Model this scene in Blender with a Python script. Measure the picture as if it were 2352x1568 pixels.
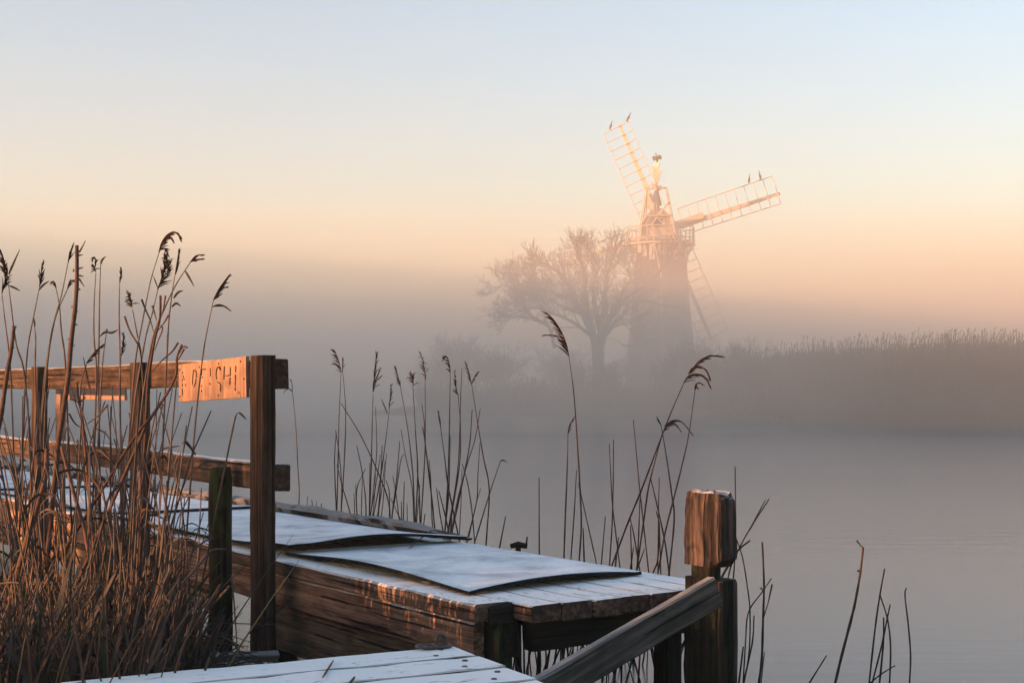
import bpy, math, random
from mathutils import Vector, Matrix, noise

rnd = random.Random(7)
sc = bpy.context.scene
col = sc.collection
for o in list(bpy.data.objects):
    bpy.data.objects.remove(o)

# ------------------------------------------------------------------ camera
H = 1.4            # eye height above the water
F = 3300.0         # focal length in the 2352-wide pixel grid used for measuring
CX, HY = 1176.0, 897.0
cam = bpy.data.cameras.new('camera')
cam.lens = 36.0 * F / 2352.0
cam.sensor_width = 36.0
cam.shift_y = (HY - 784.0) / 2352.0
cam.clip_start = 0.1
cam.clip_end = 5000
camo = bpy.data.objects.new('camera', cam)
camo.location = (0, 0, H)
camo.rotation_euler = (math.pi / 2, 0, 0)
col.objects.link(camo)
sc.camera = camo

# ------------------------------------------------------------------ sky, sun, exposure
SUN_EL = math.radians(3.4)
SUN_ROT = math.radians(248.0)
world = bpy.data.worlds.new('World')
sc.world = world
world.use_nodes = True
wn = world.node_tree
bg = wn.nodes['Background']
sky = wn.nodes.new('ShaderNodeTexSky')
sky.sky_type = 'NISHITA'
sky.sun_disc = False
sky.sun_elevation = SUN_EL
sky.sun_rotation = SUN_ROT
sky.altitude = 0
sky.air_density = 1.0
sky.dust_density = 2.0
sky.ozone_density = 2.0
wn.links.new(sky.outputs[0], bg.inputs[0])
bg.inputs[1].default_value = 0.15
sd = Vector((math.sin(SUN_ROT) * math.cos(SUN_EL), math.cos(SUN_ROT) * math.cos(SUN_EL), math.sin(SUN_EL)))
sun = bpy.data.lights.new('sun', 'SUN')
sun.energy = 3.0
sun.angle = math.radians(0.5)
sun.color = (1.0, 0.46, 0.20)
suno = bpy.data.objects.new('sun', sun)
suno.rotation_euler = sd.to_track_quat('Z', 'Y').to_euler()
suno.location = sd * 60
col.objects.link(suno)
sc.view_settings.view_transform = 'Standard'
sc.view_settings.look = 'None'
sc.view_settings.gamma = 1.0
sc.view_settings.use_curve_mapping = False
sc.view_settings.exposure = 2.28
sc.render.engine = 'CYCLES'
sc.cycles.use_denoising = True
sc.cycles.volume_bounces = 4
sc.cycles.max_bounces = 6
HAZE_D = 0.0016
MIST_D = 0.027

# ------------------------------------------------------------------ measuring helpers
def P(px, py, Y):
    return Vector(((px - CX) * Y / F, Y, H - (py - HY) * Y / F))
TH = math.radians(34.4)
A = Vector((-math.sin(TH), math.cos(TH), 0))     # along the jetty, away to the left
B = Vector((math.cos(TH), math.sin(TH), 0))      # across the jetty, away to the right
UP = Vector((0, 0, 1))
def W(a, b, z):
    return A * a + B * b + UP * z
def crop(x0, y0, s):
    return lambda p: ((x0 + p[0] / s) * 0.9408, (y0 + p[1] / s) * 0.9408)
c1 = crop(0, 550, 3.2667)
c2 = crop(680, 820, 2.958)
c3 = crop(1300, 740, 2.307)
c4 = crop(1650, 1100, 2.766)

# ------------------------------------------------------------------ object helpers
WM = {}
def put(o, M, parent=None):
    col.objects.link(o)
    if parent is not None:
        o.parent = parent
        o.matrix_local = WM[parent].inverted() @ M
    else:
        o.matrix_local = M
    WM[o] = M
    return o
def tag(o, label=None, cat=None, group=None, kind=None):
    if label: o['label'] = label
    if cat: o['category'] = cat
    if group: o['group'] = group
    if kind: o['kind'] = kind
    return o
def thing(name, loc, label, cat, group=None):
    o = bpy.data.objects.new(name, None)
    o.empty_display_size = 0.1
    put(o, Matrix.Translation(loc))
    return tag(o, label, cat, group)
def mk(name, verts, faces, mat, parent=None, loc=None, smooth=False, mats=None, mi=None, M=None):
    """verts in world space unless M (a frame) is given, then they are local to M"""
    if M is None:
        loc = Vector(loc) if loc is not None else Vector((0, 0, 0))
        M = Matrix.Translation(loc)
        verts = [Vector(v) - loc for v in verts]
    me = bpy.data.meshes.new(name)
    me.from_pydata([tuple(v) for v in verts], [], faces)
    for m in (mats or [mat]):
        me.materials.append(m)
    if mi:
        me.polygons.foreach_set('material_index', mi)
    if smooth:
        me.polygons.foreach_set('use_smooth', [True] * len(me.polygons))
    me.update()
    o = bpy.data.objects.new(name, me)
    return put(o, M, parent)
class MB:
    def __init__(s): s.v = []; s.f = []
    def add(s, vs, fs):
        n = len(s.v); s.v += vs; s.f += [tuple(i + n for i in f) for f in fs]
    def tube(s, pts, radii, k=5, cap=True):
        pts = [Vector(p) for p in pts]
        n = len(pts)
        if not hasattr(radii, '__len__'): radii = [radii] * n
        t0 = (pts[1] - pts[0]).normalized()
        ref = Vector((0.31, -0.87, 0.38)) if abs(t0.z) > .6 else UP
        vs = []
        u = t0.cross(ref).normalized()
        for i in range(n):
            if i == 0: t = pts[1] - pts[0]
            elif i == n - 1: t = pts[-1] - pts[-2]
            else: t = pts[i + 1] - pts[i - 1]
            if t.length < 1e-7: t = t0
            t = t.normalized()
            u = (u - t * u.dot(t))
            if u.length < 1e-4: u = t.orthogonal()
            u.normalize()
            w = t.cross(u)
            for j in range(k):
                a = 2 * math.pi * j / k
                vs.append(pts[i] + (u * math.cos(a) + w * math.sin(a)) * radii[i])
        fs = []
        for i in range(n - 1):
            for j in range(k):
                j2 = (j + 1) % k
                fs.append((i * k + j, i * k + j2, (i + 1) * k + j2, (i + 1) * k + j))
        if cap:
            fs.append(tuple(reversed(range(k)))); fs.append(tuple((n - 1) * k + j for j in range(k)))
        s.add(vs, fs)
    def box(s, c, ax, ay, az):
        """centre and three half-axes"""
        c, ax, ay, az = Vector(c), Vector(ax), Vector(ay), Vector(az)
        vs = [c + ax * i + ay * j + az * k for i in (-1, 1) for j in (-1, 1) for k in (-1, 1)]
        s.add(vs, [(0, 1, 3, 2), (4, 6, 7, 5), (0, 4, 5, 1), (2, 3, 7, 6), (0, 2, 6, 4), (1, 5, 7, 3)])
    def ribbon(s, pts, widths, side):
        vs = []
        for p, w in zip(pts, widths):
            vs += [p - side * w, p + side * w]
        fs = [(2 * i, 2 * i + 1, 2 * i + 3, 2 * i + 2) for i in range(len(pts) - 1)]
        s.add(vs, fs)
    def make(s, name, mat, parent=None, loc=None, smooth=False):
        return mk(name, s.v, s.f, mat, parent, loc, smooth)
def frame(org, x, up):
    x = Vector(x).normalized(); z = Vector(up); z = (z - x * z.dot(x)).normalized(); y = z.cross(x)
    return Matrix(((x.x, y.x, z.x, org.x), (x.y, y.y, z.y, org.y), (x.z, y.z, z.z, org.z), (0, 0, 0, 1)))
def beam(name, p0, p1, w, h, mat, parent=None, up=UP, ch=0.004, n=10, jit=0.0015, wob=0.0, endj=0.0, nz=9.0, prof=None):
    """a sawn timber from p0 to p1 (centre line), w across, h along 'up', chamfered, slightly uneven; grain runs along local X"""
    p0, p1 = Vector(p0), Vector(p1)
    L = (p1 - p0).length
    M = frame(p0, p1 - p0, up)
    seed = Vector((rnd.uniform(0, 90), rnd.uniform(0, 90), rnd.uniform(0, 90)))
    base = [(-w / 2 + ch, -h / 2), (w / 2 - ch, -h / 2), (w / 2, -h / 2 + ch), (w / 2, h / 2 - ch), (w / 2 - ch, h / 2), (-w / 2 + ch, h / 2), (-w / 2, h / 2 - ch), (-w / 2, -h / 2 + ch)]
    vs = []
    xs = [0.0] + [L * i / n for i in range(1, n)] + [L]
    for i, x in enumerate(xs):
        sw, sh = (prof(x / L) if prof else (1, 1))
        oy = noise.noise(seed + Vector((x * .8, 0, 0))) * wob
        oz = noise.noise(seed + Vector((x * .8, 30, 0))) * wob
        for j, (y, z) in enumerate(base):
            q = seed + Vector((x * nz, y * nz * 2, z * nz * 2))
            dx = 0
            if i in (0, n) and endj: dx = noise.noise(q * 3 + Vector((5, 5, 5))) * endj
            vs.append(Vector((x + dx, y * sw + oy + noise.noise(q) * jit * 2, z * sh + oz + noise.noise(q + Vector((40, 0, 0))) * jit * 2)))
    fs = []
    for i in range(n):
        for j in range(8):
            j2 = (j + 1) % 8
            fs.append((i * 8 + j, i * 8 + j2, (i + 1) * 8 + j2, (i + 1) * 8 + j))
    fs.append(tuple(reversed(range(8)))); fs.append(tuple(n * 8 + j for j in range(8)))
    return mk(name, vs, fs, mat, parent, M=M)

# ------------------------------------------------------------------ materials
def nodemat(name):
    m = bpy.data.materials.new(name); m.use_nodes = True
    nt = m.node_tree
    return m, nt, nt.nodes['Principled BSDF']
def N(nt, t, **kw):
    n = nt.nodes.new(t)
    for k, v in kw.items():
        setattr(n, k, v)
    return n
def ramp(nt, stops, fac):
    r = N(nt, 'ShaderNodeValToRGB')
    e = r.color_ramp.elements
    while len(e) < len(stops): e.new(0.5)
    for x, (p, c) in zip(e, stops):
        x.position = p; x.color = (c[0], c[1], c[2], 1) if hasattr(c, '__len__') else (c, c, c, 1)
    nt.links.new(fac, r.inputs[0])
    return r.outputs[0]
def noisetex(nt, vec, scale, detail=6, rough=.6, dist=0.0):
    n = N(nt, 'ShaderNodeTexNoise')
    n.inputs['Scale'].default_value = scale; n.inputs['Detail'].default_value = detail
    n.inputs['Roughness'].default_value = rough; n.inputs['Distortion'].default_value = dist
    nt.links.new(vec, n.inputs['Vector'])
    return n.outputs[0]
def mapped(nt, scale):
    tc = N(nt, 'ShaderNodeTexCoord'); oi = N(nt, 'ShaderNodeObjectInfo')
    mp = N(nt, 'ShaderNodeMapping'); mp.inputs['Scale'].default_value = scale
    ad = N(nt, 'ShaderNodeVectorMath', operation='ADD')
    ml = N(nt, 'ShaderNodeVectorMath', operation='SCALE'); ml.inputs['Scale'].default_value = 37.0
    cb = N(nt, 'ShaderNodeCombineXYZ')
    for i in range(3): nt.links.new(oi.outputs['Random'], cb.inputs[i])
    nt.links.new(cb.outputs[0], ml.inputs[0])
    nt.links.new(tc.outputs['Object'], ad.inputs[0]); nt.links.new(ml.outputs[0], ad.inputs[1])
    nt.links.new(ad.outputs[0], mp.inputs[0])
    return mp.outputs[0], oi.outputs['Random']
def mix(nt, fac, a, b, mode='MIX'):
    m = N(nt, 'ShaderNodeMix', data_type='RGBA', blend_type=mode)
    for sock, v in ((m.inputs[0], fac), (m.inputs[6], a), (m.inputs[7], b)):
        if hasattr(v, 'links') or hasattr(v, 'is_linked'): nt.links.new(v, sock)
        elif hasattr(v, '__len__'): sock.default_value = (v[0], v[1], v[2], 1)
        else: sock.default_value = v
    return m.outputs[2]
def mth(nt, op, a, b=None, clamp=False):
    m = N(nt, 'ShaderNodeMath', operation=op, use_clamp=clamp)
    for s, v in ((m.inputs[0], a), (m.inputs[1], b)):
        if v is None: continue
        if hasattr(v, 'is_linked'): nt.links.new(v, s)
        else: s.default_value = v
    return m.outputs[0]
FROST = (0.88, 0.845, 0.805)
def wood(name, dark, mid, light, frost=0.0, moss=0.0, rough=.85, bump=.4, lo=.55, ft=(.26, .38)):
    m, nt, bs = nodemat(name)
    g, rn = mapped(nt, (1.1, 30, 30))
    gr = noisetex(nt, g, 1.6, 9, .7, .35)
    c = ramp(nt, [(.36, dark), (.50, mid), (.64, light)], gr)
    bl, _ = mapped(nt, (3.0, 9, 9))
    blo = noisetex(nt, bl, 1.4, 6, .65, .5)
    c = mix(nt, ramp(nt, [(.42, 0.0), (.62, .8)], blo), c, dark)
    st, _ = mapped(nt, (.9, 16, 16))
    stn = noisetex(nt, st, 1.7, 4, .6, .3)
    c = mix(nt, ramp(nt, [(.52, 0.0), (.68, .55)], stn), c, tuple(min(1, x * 1.45) for x in light))
    cr, _ = mapped(nt, (.6, 40, 40))
    crk = noisetex(nt, cr, 1.5, 3, .5, .4)
    crm = ramp(nt, [(.575, 1.0), (.625, .10)], crk)
    tn = N(nt, 'ShaderNodeTexCoord'); sn = N(nt, 'ShaderNodeSeparateXYZ')
    nt.links.new(tn.outputs['Normal'], sn.inputs[0])
    end = mth(nt, 'POWER', mth(nt, 'ABSOLUTE', sn.outputs[0]), 2.0, )
    crm = mix(nt, end, crm, (.75, .75, .75))
    c = mix(nt, 1.0, c, crm, 'MULTIPLY')
    kv, _ = mapped(nt, (3.2, 11, 11))
    vo = N(nt, 'ShaderNodeTexVoronoi'); vo.inputs['Scale'].default_value = 1.0
    nt.links.new(kv, vo.inputs['Vector'])
    kn = ramp(nt, [(.03, .15), (.09, 1.0)], vo.outputs['Distance'])
    c = mix(nt, 1.0, c, mix(nt, end, kn, (1, 1, 1)), 'MULTIPLY')
    hs = N(nt, 'ShaderNodeHueSaturation')
    nt.links.new(mth(nt, 'MULTIPLY_ADD', rn, .5), hs.inputs['Value'])
    hs.inputs['Value'].links[0].from_node.inputs[2].default_value = .75
    nt.links.new(c, hs.inputs['Color'])
    c = hs.outputs[0]
    if moss:
        mo, _ = mapped(nt, (3, 5, 5))
        c = mix(nt, ramp(nt, [(.45, 0.0), (.65, moss)], noisetex(nt, mo, 2.2, 6, .65)), c, (.028, .045, .012))
    if frost:
        ge = N(nt, 'ShaderNodeNewGeometry'); sx = N(nt, 'ShaderNodeSeparateXYZ')
        nt.links.new(ge.outputs['Normal'], sx.inputs[0])
        upm = N(nt, 'ShaderNodeMapRange'); upm.inputs[1].default_value = lo; upm.inputs[2].default_value = .95
        nt.links.new(sx.outputs[2], upm.inputs[0])
        fv, _ = mapped(nt, (9, 26, 26))
        fn = noisetex(nt, fv, 1.5, 9, .75, .6)
        fv2, _ = mapped(nt, (2.6, 9, 9))
        fn2 = noisetex(nt, fv2, 1.5, 4, .6)
        fm = ramp(nt, [(ft[0], 0.05), (ft[1], 1.0)], mth(nt, 'MULTIPLY', fn, mth(nt, 'ADD', fn2, .38)))
        fm = mth(nt, 'MULTIPLY', mth(nt, 'MULTIPLY', fm, upm.outputs[0]), frost, True)
        c = mix(nt, fm, c, FROST)
    nt.links.new(c, bs.inputs['Base Color'])
    bs.inputs['Roughness'].default_value = rough
    bs.inputs['Specular IOR Level'].default_value = .12
    b = N(nt, 'ShaderNodeBump'); b.inputs['Strength'].default_value = bump; b.inputs['Distance'].default_value = .010
    nt.links.new(mth(nt, 'MULTIPLY', gr, crm), b.inputs['Height'])
    nt.links.new(b.outputs[0], bs.inputs['Normal'])
    return m
def plain(name, c, rough=.8, var=.25, scale=8.0, spec=.3, bump=0.0):
    m, nt, bs = nodemat(name)
    g, rn = mapped(nt, (1, 1, 1))
    n = noisetex(nt, g, scale, 5, .65)
    lo = [x * (1 - var) for x in c]; hi = [min(1, x * (1 + var)) for x in c]
    cc = ramp(nt, [(.3, lo), (.7, hi)], n)
    hs = N(nt, 'ShaderNodeHueSaturation')
    v = N(nt, 'ShaderNodeMapRange'); v.inputs[3].default_value = 1 - var; v.inputs[4].default_value = 1 + var
    nt.links.new(rn, v.inputs[0]); nt.links.new(v.outputs[0], hs.inputs['Value']); nt.links.new(cc, hs.inputs['Color'])
    nt.links.new(hs.outputs[0], bs.inputs['Base Color'])
    bs.inputs['Roughness'].default_value = rough; bs.inputs['Specular IOR Level'].default_value = spec
    if bump:
        b = N(nt, 'ShaderNodeBump'); b.inputs['Strength'].default_value = bump; b.inputs['Distance'].default_value = .01
        nt.links.new(n, b.inputs['Height']); nt.links.new(b.outputs[0], bs.inputs['Normal'])
    return m
m_wood = wood('weathered_wood', (0.0597, 0.0318, 0.0219), (0.18, 0.0955, 0.0617), (0.31, 0.175, 0.114), frost=0.9, lo=.6)
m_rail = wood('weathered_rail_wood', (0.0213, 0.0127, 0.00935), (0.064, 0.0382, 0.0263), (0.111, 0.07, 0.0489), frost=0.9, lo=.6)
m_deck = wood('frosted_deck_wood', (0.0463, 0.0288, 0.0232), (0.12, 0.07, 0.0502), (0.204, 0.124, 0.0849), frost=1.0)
m_near = wood('frosted_near_board', (0.042, 0.035, 0.0315), (0.098, 0.077, 0.0665), (0.154, 0.119, 0.105), frost=1.1, ft=(.25, .36))
m_dark = wood('shaded_dark_wood', (.005, .005, .0045), (.012, .010, .008), (.022, .017, .013), moss=.3)  # near-black: brace shade on the mooring shaft is put into this colour
m_mossy = wood('mossy_wood', (.008, .007, .005), (.02, .016, .011), (.035, .026, .018), moss=.8)
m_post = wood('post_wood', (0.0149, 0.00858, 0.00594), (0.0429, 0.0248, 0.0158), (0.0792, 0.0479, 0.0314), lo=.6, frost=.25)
m_head = wood('worn_post_wood', (.010, .007, .006), (.036, .024, .020), (.085, .060, .049), frost=.55, ft=(.28, .40), bump=.5)
m_brace = wood('grey_brace_wood', (0.045, 0.036, 0.0315), (0.09, 0.075, 0.066), (0.143, 0.116, 0.101), frost=.22, moss=.2, lo=.3)
m_kerb = wood('splintered_wood', (.008, .007, .006), (.028, .022, .019), (.055, .043, .036), frost=.25, bump=.5)
m_ply = wood('lower_side_board', (0.0623, 0.0394, 0.0254), (0.139, 0.0886, 0.0554), (0.222, 0.141, 0.0865), moss=.3)
m_black = plain('old_dark_paint', (.02, .014, .012), .7)
m_rust = plain('rusty_iron', (.045, .03, .025), .55, .4, 60, .5)
m_rubber = plain('shaded_rubber', (.007, .007, .007), .8, spec=.1)  # rubber kept near-black so the unlit mat edges are dark by colour
m_reed = plain('dry_reed_stem', (.056, .035, .027), .6, .35, 12)
m_reedd = plain('dark_reed_stem', (.05, .03, .022), .7, .35, 12, .1)
m_plume = plain('reed_plume', (.030, .016, .012), .95, .35, 40, .05)
m_leaf = plain('withered_reed_leaf', (.038, .025, .019), .7, .4, 15)
m_green = plain('withered_green_blade', (.028, .035, .012), .7, .4, 10)
m_bark = plain('dark_stalk_bark', (.075, .04, .028), .8, .4, 50, .2, .5)
m_mud = plain('frosty_mud', (.035, .027, .02), .9, .5, 6, .2, .6)
m_white = plain('white_mill_paint', (.44, .37, .31), .6, .06, 3)
m_brick = plain('old_mill_brick', (.085, .055, .042), .9, .25, 6)
m_glass = plain('dark_window', (.03, .03, .035), .15, .1)
m_tree = plain('winter_bark', (.028, .021, .016), .9, .2, 2)
m_farreed = plain('far_reed', (.075, .043, .028), .9, .35, 1.5)
m_bank = plain('far_bank_turf', (.06, .05, .03), .95, .3, .4)
m_bird = plain('cormorant_plumage', (.015, .014, .015), .6, .2, 20)

def signmat():
    m, nt, bs = nodemat('bare_sign_wood')
    g, rn = mapped(nt, (26, 8, 2.2))
    n = noisetex(nt, g, 1.5, 5, .6, .3)
    c = ramp(nt, [(.32, (.185, .10, .068)), (.5, (.24, .145, .10)), (.68, (.29, .185, .13))], n)
    nt.links.new(c, bs.inputs['Base Color'])
    bs.inputs['Roughness'].default_value = .85; bs.inputs['Specular IOR Level'].default_value = .1
    return m
m_sign = signmat()
def frostsheet():
    m, nt, bs = nodemat('frosted_sheet')
    tc = N(nt, 'ShaderNodeTexCoord')
    a = noisetex(nt, tc.outputs['Object'], 3.2, 7, .62, .5)
    b = noisetex(nt, tc.outputs['Object'], 55, 4, .7)
    d = noisetex(nt, tc.outputs['Object'], 17, 6, .7, .8)
    c = ramp(nt, [(.33, (.36, .36, .37)), (.47, (.70, .69, .68)), (.60, (.92, .90, .87))], a)
    c = mix(nt, ramp(nt, [(.3, .45), (.6, 0.0)], b), c, (.50, .52, .57))
    c = mix(nt, ramp(nt, [(.29, .65), (.37, 0.0)], d), c, (.22, .22, .24))
    nt.links.new(c, bs.inputs['Base Color'])
    bs.inputs['Roughness'].default_value = .55
    bp = N(nt, 'ShaderNodeBump'); bp.inputs['Strength'].default_value = .4; bp.inputs['Distance'].default_value = .003
    nt.links.new(b, bp.inputs['Height']); nt.links.new(bp.outputs[0], bs.inputs['Normal'])
    return m
m_sheet = frostsheet()
def watermat():
    m, nt, bs = nodemat('river_water')
    tc = N(nt, 'ShaderNodeTexCoord')
    mp = N(nt, 'ShaderNodeMapping'); mp.inputs['Scale'].default_value = (.55, 2.6, 1); mp.inputs['Rotation'].default_value = (0, 0, math.radians(8))
    nt.links.new(tc.outputs['Object'], mp.inputs[0])
    n1 = noisetex(nt, mp.outputs[0], 1.7, 3, .5, .3)
    mp2 = N(nt, 'ShaderNodeMapping'); mp2.inputs['Scale'].default_value = (.03, .07, 1)
    nt.links.new(tc.outputs['Object'], mp2.inputs[0])
    patch = ramp(nt, [(.52, .03), (.70, 1.0)], noisetex(nt, mp2.outputs[0], 1.5, 3, .5))
    bp = N(nt, 'ShaderNodeBump'); bp.inputs['Strength'].default_value = .5; bp.inputs['Distance'].default_value = .02
    nt.links.new(mth(nt, 'MULTIPLY', n1, patch), bp.inputs['Height'])
    nt.links.new(bp.outputs[0], bs.inputs['Normal'])
    bs.inputs['Base Color'].default_value = (.05, .072, .095, 1)
    bs.inputs['Roughness'].default_value = .20
    bs.inputs['IOR'].default_value = 1.33
    return m
m_water = watermat()
def volmat(name, dens, c=(.92, .92, .93), aniso=0.0):
    m = bpy.data.materials.new(name); m.use_nodes = True
    nt = m.node_tree; nt.nodes.clear()
    out = nt.nodes.new('ShaderNodeOutputMaterial'); v = nt.nodes.new('ShaderNodeVolumePrincipled')
    v.inputs['Color'].default_value = (*c, 1); v.inputs['Density'].default_value = dens; v.inputs['Anisotropy'].default_value = aniso
    nt.links.new(v.outputs[0], out.inputs['Volume'])
    return m

# ------------------------------------------------------------------ setting: water, banks, haze
XL, XR, YB, YF = -300.0, 300.0, -26.0, 620.0
mk('water', [(XL + 2, YB + 2, 0), (XR - 2, YB + 2, 0), (XR - 2, YF - 2, 0), (XL + 2, YF - 2, 0)], [(0, 1, 2, 3)], m_water)
tag(bpy.data.objects['water'], 'still grey river reflecting the misty dawn sky', kind='structure')

def boxvol(name, lo, hi, mat, label):
    b = MB(); lo, hi = Vector(lo), Vector(hi); c = (lo + hi) / 2; h = (hi - lo) / 2
    b.box((0, 0, 0), (h.x, 0, 0), (0, h.y, 0), (0, 0, h.z))
    o = mk(name, b.v, b.f, mat, M=Matrix.Translation(c))
    return tag(o, label, kind='stuff')
boxvol('haze', (XL, YB, -1.2), (XR, YF, 21.6), volmat('haze_air', HAZE_D, (.95, .90, .84)), 'thin warm dawn haze lying over the whole river valley')
if MIST_D:
    boxvol('mist', (XL + 8, 46, -1.1), (XR - 8, YF - 4, 7.6), volmat('river_mist_air', MIST_D, (.98, .89, .79)), 'thick low river mist hiding the far bank and tree feet')
    boxvol('mist', (XL + 6, 23, -1.15), (XR - 6, YF - 3, 16.0), volmat('upper_mist_air', 0.0050, (.96, .84, .69)), 'thinner dawn mist rising over the river up to the mill sails')

def sheet(name, fn, nx, ny, x0, x1, y0, y1, mat, label, kind='structure'):
    vs, fs = [], []
    for j in range(ny + 1):
        for i in range(nx + 1):
            x = x0 + (x1 - x0) * i / nx; y = y0 + (y1 - y0) * j / ny
            vs.append(Vector((x, y, fn(x, y))))
    for j in range(ny):
        for i in range(nx):
            k = j * (nx + 1) + i
            fs.append((k, k + 1, k + nx + 2, k + nx + 1))
    o = mk(name, vs, fs, mat, smooth=True)
    return tag(o, label, kind=kind)
def shore(x):          # near edge of the far bank
    if x > -9: return 80 - 19 * max(0, min(1, (x - 6) / 12)) + 1.5 * noise.noise(Vector((x * .06, 3, 0)))
    return 80 + (-9 - x) * 30
def bank_z(x, y):
    d = y - shore(x)
    z = -.5 + 1.1 / (1 + math.exp(-max(-30, min(30, d * 1.3))))
    z -= 1.4 * max(0, min(1, (-6.5 - x) / 5))
    return z + .25 * noise.noise(Vector((x * .15, y * .15, 0))) * min(1, max(0, d * .2))
sheet('far_bank', bank_z, 150, 120, XL + 4, XR - 4, 70, YF - 8, m_bank, 'low turf bank of the far shore fading into mist')
def mud_z(x, y):
    p = Vector((x, y, 0)); a, b = p.dot(A), p.dot(B)
    edge = 2.52 + .08 * noise.noise(Vector((a * 2, 0, 0)))
    if a < 4.4: edge = min(edge, 1.55 - (4.4 - a) * .25)
    z = .16 + .09 * noise.noise(Vector((x * 1.7, y * 1.7, 0))) - max(0, (a - 6)) * .01
    return max(-.35, min(z, (edge - b) * .8))
sheet('mud_bank', mud_z, 110, 110, -9, 1.5, 1.8, 14, m_mud, 'dark muddy near bank the reeds grow from')

# unseen wood added left of the frame, its height shaped to shade the river
def shade_woodland():
    r = random.Random(88)
    b = MB()
    for i in range(520):
        u = r.random()
        x = -24 - 52 * u + r.gauss(0, 2.5); y = 10 + 95 * u + r.gauss(0, 2.5)
        top = 3.8 + 8.6 * u ** .8 + 1.5 * noise.noise(Vector((u * 14, 0, 0))) + r.gauss(0, .5) - max(0, .08 - u) * 30 - max(0, u - .74) * 34
        z = r.uniform(.5, max(1.0, top - 1.2)); s_ = r.uniform(1.4, 2.4)
        vs, fs = [], []
        for j in range(5):
            th = math.pi * (j + .5) / 5
            for k in range(7):
                ph = 2 * math.pi * k / 7
                d = s_ * r.uniform(.75, 1.2)
                vs.append(Vector((x + d * math.sin(th) * math.cos(ph), y + d * math.sin(th) * math.sin(ph), max(-.2, z + d * math.cos(th)))))
        for j in range(4):
            for k in range(7):
                fs.append((j * 7 + k, j * 7 + (k + 1) % 7, j * 7 + 7 + (k + 1) % 7, j * 7 + 7 + k))
        fs += [tuple(range(7))[::-1], tuple(28 + k for k in range(7))]
        b.add(vs, fs)
    tag(b.make('shade_woodland', m_tree, loc=(-50, 60, 0)), 'unseen dark wood added along the left bank to shade the river', kind='stuff')
shade_woodland()

# ------------------------------------------------------------------ jetty
ZD = H - .78       # top of the deck
jet = thing('wooden_jetty', W(6, 3.4, ZD), 'long weathered wooden jetty with a frosted plank deck over the river', 'jetty')
AE = 4.26
# edge timber on the near side, then seven deck planks running lengthwise
beam('edge_timber', W(AE + .14, 2.925, ZD - .034), W(15.8, 2.925, ZD - .034), .15, .066, m_deck, jet, n=70, jit=.004, ch=.008, nz=11, endj=.01)
for i in range(7):
    b = 3.07 + i * .1415
    e = AE + (0, 0, -.012, .006, 0, .015, -.01)[i]
    cut = 9.2 + .35 * (i % 3)
    beam('deck_plank', W(e, b, ZD - .033), W(cut, b, ZD - .033), .134, .062, m_deck, jet, n=24, jit=.0022, ch=.005)
    beam('deck_plank', W(cut + .006, b, ZD - .034), W(15.8, b, ZD - .034), .134, .062, m_deck, jet, n=20, jit=.0022, ch=.005)
beam('side_board', W(AE + .17, 2.885, ZD - .142), W(10.2, 2.885, ZD - .142), .045, .142, m_wood, jet, n=40, jit=.003, ch=.006)
beam('side_board', W(10.206, 2.885, ZD - .142), W(15.8, 2.885, ZD - .142), .045, .142, m_wood, jet, n=20, jit=.003, ch=.006)
beam('lower_board', W(AE + .34, 2.915, ZD - .325), W(6.35, 2.915, ZD - .325), .04, .215, m_ply, jet, n=20, jit=.003, ch=.004, endj=.01)
beam('lower_board', W(7.0, 2.92, ZD - .285), W(15.8, 2.92, ZD - .285), .04, .13, m_ply, jet, n=20, jit=.003, ch=.004)
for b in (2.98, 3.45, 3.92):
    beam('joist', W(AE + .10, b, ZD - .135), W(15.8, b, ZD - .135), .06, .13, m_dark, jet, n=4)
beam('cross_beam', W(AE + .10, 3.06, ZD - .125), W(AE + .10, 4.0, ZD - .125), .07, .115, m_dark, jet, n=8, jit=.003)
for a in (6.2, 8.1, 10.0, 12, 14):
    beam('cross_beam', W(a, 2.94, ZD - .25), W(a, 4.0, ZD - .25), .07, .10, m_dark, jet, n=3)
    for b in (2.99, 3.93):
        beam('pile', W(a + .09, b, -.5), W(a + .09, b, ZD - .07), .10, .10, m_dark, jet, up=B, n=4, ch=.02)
beam('shaded_end_block', W(AE + .125, 2.905, ZD - .048), W(AE + .125, 3.0, ZD - .048), .03, .085, m_dark, jet, n=5, jit=.006, ch=.012)  # near-black slab paints the unlit end face of the edge timber
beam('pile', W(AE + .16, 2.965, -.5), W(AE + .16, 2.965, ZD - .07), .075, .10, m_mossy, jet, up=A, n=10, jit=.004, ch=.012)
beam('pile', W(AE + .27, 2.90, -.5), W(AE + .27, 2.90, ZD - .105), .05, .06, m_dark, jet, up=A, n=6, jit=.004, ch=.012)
beam('pile', W(AE + .34, 3.94, -.5), W(AE + .34, 3.94, ZD - .07), .10, .10, m_dark, jet, up=A, n=6, ch=.02)

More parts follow.
